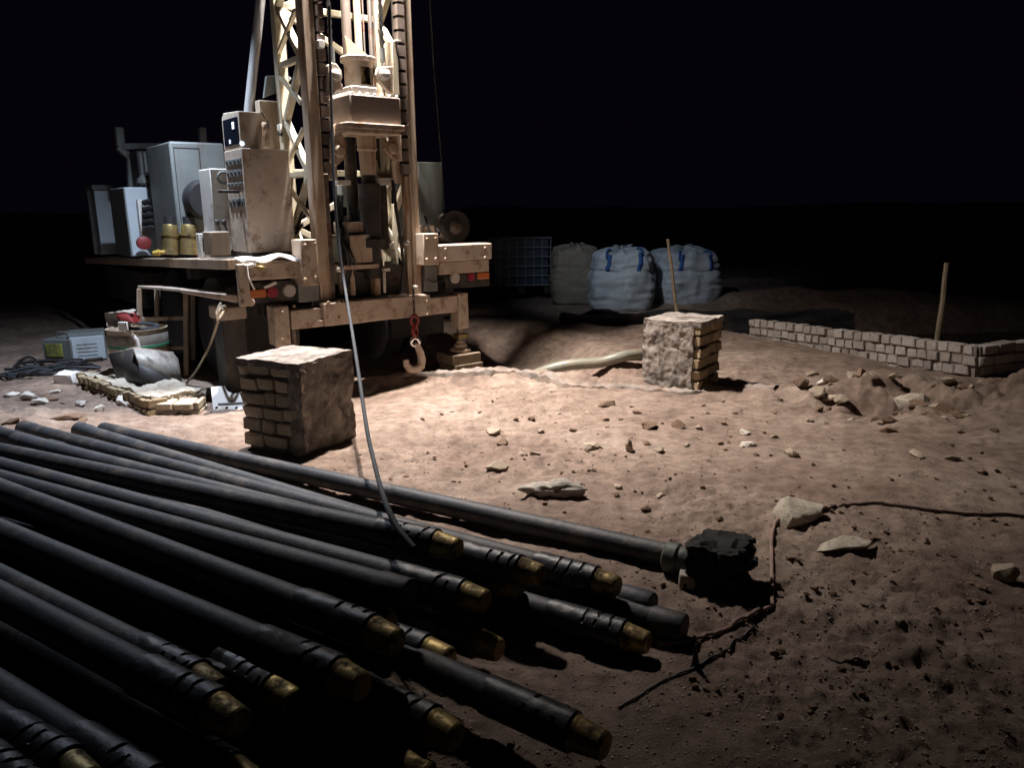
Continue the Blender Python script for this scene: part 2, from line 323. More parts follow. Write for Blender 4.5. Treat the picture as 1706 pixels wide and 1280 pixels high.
# ------------------------------------------------------------------ ground
def make_ground():
    ys = list(np.linspace(-6, 0.6, 14)); y = 0.8
    while y < 13: ys.append(y); y += max(0.010, 0.0043 * (y + 0.5))
    while y < 600: ys.append(y); y *= 1.09
    ys = np.array(ys); s = np.linspace(-1, 1, 640); s = s * (0.72 + 0.55 * s ** 4)
    yy, ss = np.meshgrid(ys, s, indexing='ij'); xx = ss * (np.maximum(yy, 0.5) + 2.2)
    zz = height(xx, yy)
    nr, nc = xx.shape; v = np.stack([xx, yy, zz], -1).reshape(-1, 3).astype(np.float32)
    i = np.arange(nr * nc).reshape(nr, nc)
    q = np.stack([i[:-1, :-1], i[:-1, 1:], i[1:, 1:], i[1:, :-1]], -1).reshape(-1, 4)
    me = bpy.data.meshes.new('ground'); me.vertices.add(len(v)); me.vertices.foreach_set('co', v.ravel())
    me.loops.add(q.size); me.loops.foreach_set('vertex_index', q.ravel().astype(np.int32))
    me.polygons.add(len(q)); me.polygons.foreach_set('loop_start', np.arange(0, q.size, 4, dtype=np.int32))
    me.polygons.foreach_set('use_smooth', np.ones(len(q), bool)); me.update(calc_edges=True); me.validate()
    me.materials.append(M['ground']); o = bpy.data.objects.new('ground', me); COL.objects.link(o); tag(o, kind='structure')
make_ground()
mw = bpy.data.materials.new('dark_water'); mw.use_nodes = True; b_ = mw.node_tree.nodes['Principled BSDF']
b_.inputs['Base Color'].default_value = (0.012, 0.014, 0.016, 1); b_.inputs['Roughness'].default_value = 0.06
wm = MB(); wm.add([(3.2, 7.2, -0.42), (9, 7.2, -0.42), (9, 12.4, -0.42), (2.6, 12.4, -0.42)], [(0, 1, 2, 3)])
tag(wm.build('water', mw), kind='structure')

# ------------------------------------------------------------------ drilling rig
YAW = rad(38); RO = Vector((-1.2, 7.07, 0)); AX = Vector((math.cos(YAW), math.sin(YAW), 0)); AY = Vector((-math.sin(YAW), math.cos(YAW), 0))
def R(px, py, yl):
    d = ray(px, py); p = CP + d * (((RO - CP).dot(AY) + yl) / d.dot(AY)); return (p - RO).dot(AX), p.z
def S(px, py, xl):
    d = ray(px, py); p = CP + d * (((RO - CP).dot(AX) + xl) / d.dot(AX)); return (p - RO).dot(AY), p.z
def RP(px, py, yl): x, z = R(px, py, yl); return Vector((x, yl, z))
def W(p): return RO + AX * p[0] + AY * p[1] + Vector((0, 0, p[2]))
def ext(px0, px1, py0, py1, yl):
    ym = (py0 + py1) / 2; xm = (px0 + px1) / 2
    return R(px0, ym, yl)[0], R(px1, ym, yl)[0], R(xm, py1, yl)[1], R(xm, py0, yl)[1]
def rbox(mb, px0, px1, py0, py1, yl, dep):
    x0, x1, z0, z1 = ext(px0, px1, py0, py1, yl); mb.box(x0, x1, yl, yl + dep, z0, z1); return x0, x1, z0, z1

rig = empty('drilling_rig', RO, YAW)
tag(rig, 'beige truck-mounted drilling rig with lattice mast standing over the sand', 'drilling rig')
def part(name, m, fn, bevel=0.006, parent=None):
    mb = MB(); fn(mb); return mb.build(name, M[m], parent or rig, bevel)
def pb(name, m, px0, px1, py0, py1, yl, dep, bevel=0.006, parent=None):
    mb = MB(); e = rbox(mb, px0, px1, py0, py1, yl, dep); o = mb.build(name, M[m], parent or rig, bevel); return o, e

# rear outrigger beam, legs, jacks
pb('outrigger_beam', 'paint', 484, 764, 505, 535, 0.02, 0.16)
o, e = pb('beam_sleeve', 'paint', 540, 718, 498, 535, -0.03, 0.26, 0.01)
part('beam_gusset', 'paint', lambda m: m.prism([(-0.62, 0.675), (0.50, 0.69), (0.42, 0.635), (-0.30, 0.615)], lambda x, z: (x, -0.02, z), lambda x, z: (x, 0.22, z)))
x0, x1, z0, z1 = ext(458, 484, 512, 577, 0.0)
part('outrigger_leg', 'paint', lambda m: m.box(x0, x1, 0.0, 0.17, z0, z1 + 0.01), 0.015)
part('jack_ram', 'rustpaint', lambda m: m.cyl(((x0 + x1) / 2, 0.085, 0.03), ((x0 + x1) / 2, 0.085, z0 + 0.1), 0.045))
part('jack_foot', 'paint', lambda m: m.lathe(((x0 + x1) / 2, 0.085, 0.0), ((x0 + x1) / 2, 0.085, 0.09), [(0, 0.15), (0.4, 0.15), (0.6, 0.07), (1, 0.06)], 20))
part('drain_pipe', 'steel', lambda m: m.cyl(RP(486, 515, 0.1), RP(492, 600, 0.1), 0.022))
a0, a1, b0, b1 = ext(764, 781, 488, 548, 0.0)
part('outrigger_leg', 'paint', lambda m: m.box(a0, a1, 0.0, 0.15, b0, b1), 0.012)
cx = (a0 + a1) / 2
zf = R(775, 583, 0.07)[1]
part('jack_collar', 'brass', lambda m: m.box(cx - 0.06, cx + 0.06, 0.01, 0.13, b0 - 0.10, b0 - 0.055))
part('jack_ram', 'steel', lambda m: m.cyl((cx, 0.07, zf), (cx, 0.07, b0 + 0.05), 0.038))
part('jack_foot', 'paint', lambda m: m.lathe((cx, 0.07, zf - 0.01), (cx, 0.07, zf + 0.10), [(0, 0.105), (0.25, 0.105), (0.45, 0.07), (0.75, 0.062), (0.8, 0.045), (1, 0.045)], 20))
# upper rear frame
pb('rear_frame_beam', 'paint', 416, 510, 437, 465, 0.03, 0.18, 0.01)
pb('rear_frame_beam', 'paint', 728, 820, 407, 434, -0.04, 0.22, 0.01)
pb('beam_lower_step', 'paint', 733, 815, 434.5, 455, 0.0, 0.17, 0.008)
pb('mast_foot_plate', 'paint', 503, 530, 399, 476, -0.07, 0.20, 0.008)
pb('mast_foot_plate', 'paint', 706, 731, 389, 442, -0.07, 0.20, 0.008)
pb('foot_bracket', 'grey', 708, 729, 443, 486, 0.03, 0.15)
pb('foot_bracket', 'grey', 497, 532, 470, 503, 0.05, 0.15)
pb('corner_bracket', 'paint', 398, 416, 440, 511, -0.02, 0.05, 0.006)
def lug(m):
    p = RP(419, 504, -0.015); m.cyl(p, p + Vector((0, 0.03, 0)), 0.032)
part('lug', 'paint', lug)
for py in (487, 505):
    p = RP(404, py, -0.02); part('bolt', 'rustpaint', lambda m: m.cyl(p - Vector((0, 0.014, 0)), p, 0.016, n=8), 0)
bh = MB(); bh.lathe((0, 0.012, 0), (0, -0.012, 0), [(0, 0.014), (0.7, 0.014), (1, 0.009)], 6); bhm = bh.mesh('bolt', M['rustpaint'])
for px, py, yl in [(508, 408, -.07), (525, 406, -.07), (508, 465, -.07), (525, 462, -.07), (711, 398, -.07), (726, 397, -.07), (711, 432, -.07), (726, 431, -.07), (547, 504, -.03), (547, 528, -.03), (712, 501, -.03), (712, 524, -.03), (565, 503, -.03), (565, 529, -.03), (808, 413, -.04), (808, 429, -.04), (742, 415, -.04), (742, 431, -.04), (425, 442, .03), (425, 460, .03), (490, 510, .02), (770, 493, 0), (770, 540, 0), (470, 520, 0), (470, 566, 0)]:
    b = bpy.data.objects.new('bolt', bhm); COL.objects.link(b); b.parent = rig; b.location = RP(px, py, yl)
# tail lamps
def lamp_panel(px0, px1, py0, py1, lamps, side):
    o, e = pb('tail_lamp_panel', 'dark', px0, px1, py0, py1, 0.10, 0.05)
    for nm, mt, px, py, rx in lamps:
        p = RP(px, py, 0.10)
        if mt == 'orange':
            part('turn_lamp', mt, lambda m: m.box(p.x - 0.075, p.x + 0.075, 0.075, 0.10, p.z - 0.035, p.z + 0.035), 0.012, o)
        else:
            part(nm, mt, lambda m: m.lathe(p, p - Vector((0, 0.03, 0)), [(0, rx), (0.6, rx), (1, rx * 0.8)], 20), 0, o)
lamp_panel(414, 497, 469, 503, [('turn_lamp', 'orange', 428, 489, 0), ('brake_lamp', 'redlens', 453, 487, 0.048), ('reverse_lamp', 'clear', 481, 484, 0.058)], 0)
lamp_panel(742, 816, 456, 479, [('reverse_lamp', 'clear', 757, 463, 0.055), ('brake_lamp', 'redlens', 784, 461, 0.042), ('turn_lamp', 'orange', 804, 459, 0)], 1)
part('lamp_wire', 'rubber', lambda m: m.tube([RP(712, 465, 0.02), RP(720, 470, -0.01), RP(735, 469, 0.02), RP(748, 462, 0.07)], 0.007, 6), 0)
part('lamp_wire', 'whitecloth', lambda m: m.tube([RP(411, 443, -0.03), RP(413, 460, -0.04), RP(420, 475, -0.02), RP(424, 482, 0.08)], 0.008, 6), 0)

# deck: slopes a little towards the cab
zd0, zd1 = 1.235, 1.0
def dz(y): return lerp(zd0, zd1, y / 6.4)
def deckslab(m, x0, x1, y0, y1, t, dzz=0.0):
    m.hexa([(x0, y0, dz(y0) - t + dzz), (x1, y0, dz(y0) - t + dzz), (x1, y1, dz(y1) - t + dzz), (x0, y1, dz(y1) - t + dzz)],
           [(x0, y0, dz(y0) + dzz), (x1, y0, dz(y0) + dzz), (x1, y1, dz(y1) + dzz), (x0, y1, dz(y1) + dzz)])
part('deck', 'rustpaint', lambda m: (deckslab(m, -1.28, -0.62, 0.24, 6.6, 0.085), deckslab(m, -0.62, 0.62, 0.95, 6.6, 0.08), deckslab(m, 0.62, 1.28, 0.24, 6.6, 0.085)))
for xx in (-0.42, 0.42):
    part('chassis_rail', 'dark', lambda m: m.box(xx - 0.05, xx + 0.05, 0.3, 8.2, 0.68, 0.93))
part('chassis_crossmember', 'dark', lambda m: (m.box(-1.0, 1.0, 0.28, 0.4, 0.72, 0.95), m.box(-1.1, 1.1, 2.0, 2.12, 0.94, 1.05), m.box(-1.1, 1.1, 4.0, 4.12, 0.92, 1.0)))
part('underbody_box', 'dark', lambda m: (m.box(-1.18, -0.5, 3.6, 5.8, 0.5, 0.92)))
def wheel(x, y):
    w = part('wheel', 'rubber', lambda m: m.lathe((x - 0.14, y, 0.50), (x + 0.14, y, 0.50), [(0, 0.30), (0.0, 0.44), (0.15, 0.5), (0.85, 0.5), (1, 0.44), (1, 0.30)], 32), 0)
    part('rim', 'steel', lambda m: m.lathe((x - 0.10, y, 0.50), (x + 0.10, y, 0.50), [(0, 0.29), (0.2, 0.29), (0.5, 0.12), (1, 0.29)], 24), 0, w)
for x in (-0.98, -0.66, 0.66, 0.98):
    for y in (1.35, 2.72): wheel(x, y)
part('mud_flap', 'rubber', lambda m: m.box(-1.15, -0.5, 0.72, 0.735, 0.3, 0.95), 0)
part('mud_flap', 'rubber', lambda m: m.box(0.5, 1.15, 0.72, 0.735, 0.3, 0.95), 0)
# rear-left outrigger column beside the hopper
x0, x1, z0, z1 = ext(366, 412, 512, 533, 0.35)
part('outrigger_sleeve', 'paint', lambda m: m.box(x0, x1, 0.35, 0.65, z0, z1), 0.012)
part('outrigger_arm', 'paint', lambda m: m.hexa([RP(300, 488, 0.6), RP(396, 505, 0.3), RP(396, 505, 0.55), RP(300, 488, 0.85)], [RP(300, 482, 0.6), RP(396, 492, 0.3), RP(396, 492, 0.55), RP(300, 482, 0.85)]), 0.01)
part('outrigger_column', 'dark', lambda m: m.box(x0 + 0.02, x1 - 0.01, 0.37, 0.63, 0.06, z0 + 0.02), 0.01)
part('outrigger_pad', 'dark', lambda m: m.box(x0 - 0.08, x1 + 0.08, 0.28, 0.72, 0.0, 0.07), 0.01)

# mast ------------------------------------------------------------
ZT = 6.6
xl = R(527, 250, 0.08)[0]; xr = R(687, 250, 0.08)[0]
YB = 0.66                                                    # back chords
def rail(xc, w):
    def f(m):
        m.box(xc - w / 2, xc + w / 2, 0.07, 0.20, 0.76, ZT)
    return f
part('mast_rail', 'rustpaint', rail(xl, 0.108), 0.012)
part('mast_rail', 'rustpaint', rail(xr, 0.09), 0.012)
part('rail_strip', 'steel', lambda m: m.box(xl + 0.056, xl + 0.10, 0.09, 0.15, 0.8, 1.92))
part('rail_strip', 'rustpaint', lambda m: m.box(xr - 0.095, xr - 0.047, 0.09, 0.15, 0.8, 1.92))
for xc in (xl - 0.02, xr + 0.02):
    part('mast_chord', 'lattice', lambda m: m.box(xc - 0.045, xc + 0.045, YB - 0.045, YB + 0.045, 0.95, ZT), 0.008)
tooth = MB(); tooth.box(-0.036, 0.036, -0.05, 0.03, -0.044, 0.044); tm = tooth.mesh('rack_tooth', M['gearbox'])
for side, xc in ((-1, xl + 0.093), (1, xr - 0.083)):
    z = 1.98
    part('rack_backing', 'dark', lambda m: m.box(xc - 0.03, xc + 0.03, 0.12, 0.16, 1.93, 4.2), 0)
    while z < 4.2:
        o = bpy.data.objects.new('rack_tooth', tm); COL.objects.link(o); o.parent = rig; o.location = (xc, 0.10, z); z += 0.113
def brace(p, q, w=0.055, t=0.05): part('mast_brace', 'lattice', lambda m: m.bar(p, q, w, t, (0, 1, 0)), 0.005)
NZ = [0.98, 1.46, 1.93, 2.40, 2.87, 3.34, 3.81, 4.28, 4.75, 5.22, 5.7]
for xc in (xl - 0.02, xr + 0.02):
    for k in range(len(NZ) - 1):
        ya, yb = (0.20, YB - 0.04) if k % 2 == 0 else (YB - 0.04, 0.20)
        brace((xc, ya, NZ[k]), (xc, yb, NZ[k + 1]), 0.06)
        if xc < 0: brace((xc - 0.025, yb, NZ[k] + 0.1), (xc - 0.025, ya, NZ[k + 1] - 0.1), 0.04, 0.03)
    for k in (2, 4, 6): brace((xc, 0.2, NZ[k]), (xc, YB - 0.04, NZ[k]), 0.05)
xm = (xl + xr) / 2
for k in range(len(NZ) - 1):
    if 2 <= k <= 3: continue
    if k % 2: brace((xl, YB, NZ[k]), (xr, YB, NZ[k + 1])); 
    else: brace((xr, YB, NZ[k]), (xl, YB, NZ[k + 1]))
for k in (0, 2, 5, 7, 9): brace((xl, YB, NZ[k] + 0.03), (xr, YB, NZ[k] + 0.03))
part('mast_head', 'paint', lambda m: m.box(xl - 0.1, xr + 0.1, 0.0, YB + 0.1, ZT, ZT + 0.35), 0.02)
# short lattice inside, lower right, and its post
pj = [RP(656, 340, 0.42), RP(660, 447, 0.42)]
part('inner_post', 'lattice', lambda m: m.bar(pj[0], pj[1], 0.04, 0.04), 0.004)
for q in [((641, 412), (656, 410)), ((640, 414), (657, 428)), ((641, 440), (657, 439)), ((656, 402), (670, 424)), ((657, 390), (669, 389))]:
    part('mast_brace', 'lattice', lambda m: m.bar(RP(*q[0], 0.42), RP(*q[1], 0.42), 0.03, 0.05), 0.003)
# guide tubes and cables inside the mast
part('guide_tube', 'gearbox', lambda m: m.cyl((R(578, 60, 0.35)[0], 0.35, 2.2), (R(578, 60, 0.35)[0], 0.35, ZT), 0.042), 0)  # dark brown paint stands in for the shade on this tube
part('guide_tube', 'rustpaint', lambda m: m.cyl((R(597, 60, 0.5)[0], 0.5, 2.4), (R(597, 60, 0.5)[0], 0.5, ZT), 0.034), 0)
for px, yl, r in ((606, 0.45, 0.008), (617, 0.55, 0.02), (624, 0.3, 0.008), (634, 0.25, 0.009)):
    x = R(px, 50, yl)[0]; part('hoist_cable', 'steel', lambda m: m.cyl((x, yl, 2.75), (x, yl, ZT), r, n=8), 0)
# rotary head --------------------------------------------------------
gx0, gx1, gz0, gz1 = ext(584, 668, 159, 206, -0.10)
o = part('gearbox', 'gearbox', lambda m: m.box(gx0, gx1, -0.10, 0.34, gz0, gz1), 0.012)
bolt = MB(); bolt.lathe((0, 0, 0), (0, 0, 0.022), [(0, 0.013), (0.7, 0.013), (1, 0.008)], 6); bmsh = bolt.mesh('bolt', M['white'])
for k in range(7):
    b = bpy.data.objects.new('bolt', bmsh); COL.objects.link(b); b.parent = o; b.location = (lerp(gx0 + 0.03, gx1 - 0.03, k / 6), -0.085, gz1)
    b = bpy.data.objects.new('bolt', bmsh); COL.objects.link(b); b.parent = o; b.location = (gx0 + 0.02, lerp(-0.05, 0.3, k / 6), gz1)
part('gearbox_lid', 'white', lambda m: m.box(gx0 + 0.045, gx1 - 0.20, -0.05, 0.30, gz1, gz1 + 0.075), 0.008)
part('gearbox_flange', 'paint', lambda m: (m.box(gx0 - 0.07, gx1 + 0.01, -0.14, 0.36, gz0 - 0.05, gz0 - 0.002), m.box(gx0 - 0.06, gx1 - 0.02, -0.12, 0.34, gz0 - 0.085, gz0 - 0.052)), 0.006)
sx = R(598, 130, 0.12)[0]
zt, zb_ = R(598, 104, 0.12)[1], R(598, 150, 0.12)[1]
def swivel(m):      # turned housing with a window cut in its rear side
    n = 28; ro, ri = 0.125, 0.10; c0 = -math.pi / 2; vs = []; fs = []
    lev = [zb_, lerp(zb_, zt, 0.15), lerp(zb_, zt, 0.80), zt]
    for z in lev:
        for rr in (ro, ri):
            for k in range(n):
                a = c0 + 2 * math.pi * (k + 0.5) / n; vs.append((sx + rr * math.cos(a), 0.12 + rr * math.sin(a), z))
    def id(l, i, k): return (l * 2 + i) * n + k % n
    win = set(list(range(0, 3)) + [n - 1, n - 2])
    for l in range(3):
        for k in range(n):
            if l == 1 and k in win: continue
            fs.append((id(l, 0, k), id(l, 0, k + 1), id(l + 1, 0, k + 1), id(l + 1, 0, k))); fs.append((id(l, 1, k), id(l + 1, 1, k), id(l + 1, 1, k + 1), id(l, 1, k + 1)))
    for k in win:
        fs.append((id(1, 0, k), id(1, 0, k + 1), id(1, 1, k + 1), id(1, 1, k))); fs.append((id(2, 0, k), id(2, 1, k), id(2, 1, k + 1), id(2, 0, k + 1)))
    for k in (3, n - 2): fs.append((id(1, 0, k), id(1, 1, k), id(2, 1, k), id(2, 0, k)))
    m.add(vs, fs)
o = part('swivel_housing', 'paint', swivel, 0)
part('swivel_flange', 'paint', lambda m: m.lathe((sx, 0.12, zt), (sx, 0.12, zt + 0.04), [(0, 0.155), (0.8, 0.155), (1, 0.148)], 32), 0, o)
part('swivel_stem', 'brass', lambda m: m.lathe((sx, 0.12, zb_), (sx, 0.12, zt), [(0, 0.05), (0.3, 0.05), (0.3, 0.065), (0.45, 0.065), (0.45, 0.045), (0.7, 0.045), (0.7, 0.06), (1, 0.06)], 20), 0, o)
part('swivel_fin', 'lattice', lambda m: m.prism([(sx - 0.09, zt + 0.04), (sx + 0.16, zt + 0.04), (sx - 0.10, zt + 0.21)], lambda x, z: (x, 0.14, z), lambda x, z: (x, 0.16, z)), 0.003)
def ear(pts, name, yl, t, mt='paint'):
    return part(name, mt, lambda m: m.prism([R(px, py, yl) for px, py in pts], lambda x, z: (x, yl, z), lambda x, z: (x, yl + t, z)), 0.006)
for pts, pin in (([(547, 160), (547, 108), (553, 104), (561, 106), (569, 117), (571, 128), (568, 136), (571, 142), (571, 150), (561, 150), (553, 160)], (558, 124)),
                 ([(655, 110), (655, 157), (651, 156), (628, 130), (626, 124), (630, 113), (640, 110)], (641, 124))):
    o = ear(pts, 'lift_lug', -0.02, 0.05); p = RP(*pin, -0.02)
    part('pin', 'white', lambda m: m.lathe(p, p - Vector((0, 0.03, 0)), [(0, 0.055), (0.3, 0.055), (0.3, 0.042), (0.8, 0.042), (1, 0.034)], 24), 0, o)
for pts, pin in (([(552, 228), (570, 222), (577, 236), (577, 262), (562, 276), (552, 270)], (565, 252)),
                 ([(668, 222), (671, 268), (660, 268), (640, 247), (658, 224)], (655, 247))):
    o = ear(pts, 'roller_bracket', 0.0, 0.05, 'rustpaint'); p = RP(*pin, 0.0)
    part('pin', 'rustpaint', lambda m: m.lathe(p, p - Vector((0, 0.03, 0)), [(0, 0.05), (0.6, 0.05), (1, 0.035)], 20), 0, o)
part('lug_brace', 'lattice', lambda m: m.bar(RP(618, 112, 0.1), RP(629, 122, 0.02), 0.05, 0.05), 0.004)
pb('carriage_plate', 'lattice', 655, 664, 68, 158, 0.02, 0.16, 0.004)
pb('carriage_plate', 'lattice', 642, 655, 74, 108, 0.14, 0.03, 0.004)
pb('carriage_plate', 'lattice', 639, 645, 215, 292, 0.18, 0.12, 0.004)
pb('carriage_plate', 'rustpaint', 652, 672, 209, 305, 0.12, 0.05, 0.004)
pb('carriage_plate', 'rustpaint', 552, 560, 209, 300, 0.06, 0.10, 0.004)
pb('carriage_cap', 'white', 660, 668, 66, 68, -0.01, 0.1, 0.002)
pb('carriage_cap', 'white', 531, 541, 66, 79, 0.0, 0.06, 0.004)
for px0, px1, py0, py1 in ((547, 557, 78, 104), (633, 641, 80, 103)):
    x0, x1, z0, z1 = ext(px0, px1, py0, py1, 0.03)
    part('turnbuckle', 'grey', lambda m: m.cyl(((x0+x1)/2, 0.03, z0), ((x0+x1)/2, 0.03, z1), (x1-x0)/2), 0)
    part('feed_chain', 'dark', lambda m: [m.box((x0+x1)/2 - (0.014 if i % 2 else 0.008), (x0+x1)/2 + (0.014 if i % 2 else 0.008), 0.015, 0.045, z1 + i * 0.035, z1 + i * 0.035 + 0.034) for i in range(40)], 0)
sp = R(611, 240, 0.12)[0]
part('spindle', 'rustpaint', lambda m: m.lathe((sp, 0.12, R(611, 212, 0.12)[1]), (sp, 0.12, R(611, 292, 0.12)[1]),
     [(0, 0.14), (0.12, 0.14), (0.15, 0.13), (0.16, 0.085), (0.42, 0.085), (0.43, 0.09), (0.48, 0.09), (0.5, 0.075), (0.95, 0.07), (1, 0.06)], 24), 0)
zz0 = R(611, 292, 0.12)[1]
part('drill_stem', 'dark', lambda m: m.lathe((sp, 0.12, zz0 + 0.02), (sp, 0.12, 1.0), [(0, 0.06), (0.1, 0.065), (0.1, 0.10), (0.35, 0.10), (0.35, 0.09), (0.62, 0.09), (0.62, 0.12), (0.7, 0.12), (0.7, 0.08), (1, 0.08)], 24), 0)
for px in (583, 632):
    x = R(px, 260, 0.3)[0]; part('feed_tube', 'dark', lambda m: m.cyl((x, 0.3, 1.25), (x, 0.3, gz0 + 0.05), 0.055), 0)
part('hook_plate', 'lattice', lambda m: m.tube([RP(622, 268, 0.2), RP(626, 284, 0.2), RP(634, 291, 0.2), RP(644, 292, 0.2), RP(652, 288, 0.2)], 0.035, 8), 0)
pb('guide_crossbar', 'white', 627, 656, 296, 308, 0.1, 0.10, 0.004)
pb('guide_crossbar', 'white', 565, 585, 300, 308, 0.1, 0.10, 0.004)
part('cross_brace', 'lattice', lambda m: m.bar(RP(629, 332, 0.3), RP(650, 311, 0.3), 0.06, 0.05), 0.004)
pb('back_panel', 'grey', 563, 586, 308, 345, 0.55, 0.04)
pb('back_panel', 'grey', 566, 584, 360, 373, 0.45, 0.04)
# breakout box below
pb('breakout_box', 'rustpaint', 584, 627, 391, 438, 0.05, 0.4, 0.008)
pb('breakout_side', 'grey', 567, 583, 394, 438, 0.10, 0.3, 0.006)
pb('breakout_clamp', 'rustpaint', 580, 628, 370, 388, 0.1, 0.3, 0.006)
pb('clamp_block', 'rustpaint', 570, 632, 440.5, 448, 0.03, 0.4, 0.006)
pb('lower_frame', 'rustpaint', 584, 592, 449, 493, 0.05, 0.35, 0.006)
pb('lower_frame', 'rustpaint', 624, 634, 449, 493, 0.05, 0.35, 0.006)
pb('lower_panel', 'dark', 592, 624, 452, 493, 0.14, 0.2, 0.004)
part('side_wheel', 'steel', lambda m: m.lathe(RP(656, 470, 0.20), RP(656, 470, 0.32), [(0, 0.10), (0.0, 0.17), (0.2, 0.18), (0.8, 0.18), (1, 0.15)], 28), 0)
part('valve_rod', 'white', lambda m: (m.cyl(RP(640, 453, 0.02), RP(641, 488, 0.02), 0.014, n=10), m.box(R(644, 450, 0.02)[0] - 0.04, R(644, 450, 0.02)[0] + 0.03, 0.0, 0.04, R(644, 452, 0)[1], R(644, 447, 0)[1])), 0.003)
for px, py in ((676, 405), (564, 449), (691, 479)):
    p = RP(px, py, -0.01); part('grease_fitting', 'white', lambda m: m.lathe(p, p - Vector((0, 0.04, 0)), [(0, 0.025), (0.6, 0.025), (1, 0.012)], 12), 0)
part('control_hose', 'rubber', lambda m: m.tube([RP(654, 300, 0.05), RP(660, 350, 0.02), RP(668, 400, 0.04), RP(672, 440, 0.05), RP(668, 485, 0.1)], 0.016, 8), 0)
part('control_hose', 'rubber', lambda m: m.tube([RP(570, 380, 0.15), RP(572, 420, 0.05), RP(566, 455, 0.0), RP(568, 490, 0.1)], 0.022, 8), 0)
# mast-raising ram
part('mast_ram_rod', 'rod', lambda m: m.cyl(RP(414, 190, 1.0), RP(438, -40, 0.9), 0.043), 0)
part('mast_ram_barrel', 'grey', lambda m: m.cyl((R(410, 215, 1.0)[0], 1.0, 1.2), RP(414, 188, 1.0), 0.065), 0)

# control console --------------------------------------------------
o, (x0, x1, z0, z1) = pb('control_cabinet', 'paint', 410, 487, 248, 420, 0.35, 0.45, 0.008)
for (py0, py1) in ((262, 276), (281, 295), (303, 311), (330, 345)):
    y0, za = S(382, py1, x0); y1, zb = S(407, py0, x0); yc = 0.35 + 0.225
    part('gauge_plate', 'grey', lambda m: m.box(x0 - 0.008, x0, 0.39, 0.76, za, zb), 0.002, o)
    for k in range(4):
        zc = (za + zb) / 2
        part('gauge', 'dark', lambda m: m.cyl((x0 - 0.008, 0.43 + 0.095 * k, zc), (x0 - 0.016, 0.43 + 0.095 * k, zc), min(0.024, (zb - za) * 0.36), n=12), 0, o)
p = Vector((x0, *S(395, 320, x0)))
part('lever', 'dark', lambda m: m.bar((x0, 0.5, p.z), (x0 - 0.16, 0.56, p.z + 0.005), 0.025, 0.025), 0.004, o)
part('cabinet_foot', 'dark', lambda m: m.box(x0 + 0.02, x1 - 0.02, 0.37, 0.78, z0 - 0.06, z0), 0.004, o)
# monitor on top
mx0, mx1, mz0, mz1 = ext(400, 437, 186, 246, 0.42)
o = part('monitor_housing', 'paint', lambda m: m.prism([(0.42, mz0), (0.86, mz0), (0.86, mz1 - 0.02), (0.80, mz1 + 0.02), (0.42, mz1)], lambda y, z: (mx0, y, z), lambda y, z: (mx1, y, z)), 0.006)
part('monitor_screen', 'screen', lambda m: m.box(mx0 - 0.006, mx0, 0.46, 0.82, mz0 + 0.03, mz1 - 0.04), 0.002, o)
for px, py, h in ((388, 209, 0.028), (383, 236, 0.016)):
    y, z = S(px, py, mx0 - 0.008); part('indicator_light', 'led', lambda m: m.box(mx0 - 0.012, mx0 - 0.005, y - h * 0.7, y + h * 0.7, z - h, z + h), 0.002, o)  # glowing patches drawn as lamp reflections on the dark glass
p = RP(403, 239, 0.42); part('indicator_light', 'led', lambda m: m.cyl(p, p - Vector((0, 0.008, 0)), 0.02, n=12), 0, o)  # another glowing reflection spot, on the housing beside the glass
pb('junction_box', 'paint', 439, 449, 204, 243, 0.5, 0.08, 0.004)
part('cable', 'rubber', lambda m: m.tube([RP(436, 186, 0.45), RP(440, 195, 0.47), RP(446, 203, 0.5), RP(448, 215, 0.48)], 0.006, 6), 0)
pb('mast_support', 'rustpaint', 440, 476, 168, 400, 0.80, 0.10, 0.01)
ear([(444, 126), (478, 124), (487, 130), (470, 150), (440, 163)], 'support_gusset', 0.7, 0.04, 'grey')
o, e = pb('sensor_box', 'white', 465, 475, 207, 217, 0.62, 0.05, 0.003)
pb('sensor_box', 'dark', 466, 475, 220, 226, 0.62, 0.05, 0.003)
# cabinets further forward
o, (x0, x1, z0, z1) = pb('valve_cabinet', 'white', 354, 386, 281, 395, 0.95, 0.32, 0.008)
p = RP(372, 296, 0.95); part('round_port', 'grey', lambda m: m.torus(p, 0.05, 0.010, (0, 1, 0)), 0, o)
for px in (367, 378):
    p = RP(px, 384, 0.93); part('lever', 'dark', lambda m: (m.bar(p, RP(px - 5, 371, 0.85), 0.014, 0.014), m.cyl(RP(px - 4, 374, 0.85), RP(px - 6, 367, 0.84), 0.02, n=10)), 0, o)
pb('step_box', 'rustpaint', 352, 384, 386, 426, 0.62, 0.22, 0.008)
pb('engine_cover', 'grey', 291, 381, 237, 420, 2.0, 0.9, 0.02)
p = RP(345, 332, 1.85); part('engine_cover_fan', 'rubber', lambda m: m.lathe(p, p + Vector((0, 0.15, 0)), [(0, 0.17), (0.3, 0.2), (1, 0.2)], 28), 0)
for q in (2.0 - 0.004,):
    xa, xb, za, zb = ext(297, 340, 246, 412, q); part('door_seam', 'dark', lambda m: (m.box(xa, xb, q, q + 0.006, zb - 0.008, zb), m.box(xa, xb, q, q + 0.006, za, za + 0.008), m.box(xa, xa + 0.008, q, q + 0.006, za, zb), m.box(xb - 0.008, xb, q, q + 0.006, za, zb)), 0)
    part('door_handle', 'dark', lambda m: m.box(xb - 0.05, xb - 0.02, q - 0.02, q, (za + zb) / 2 - 0.06, (za + zb) / 2 + 0.06), 0.004)
o, (x0, x1, z0, z1) = pb('hydraulic_tank', 'blueplate', 214, 292, 312, 426, 3.2, 0.75, 0.01)
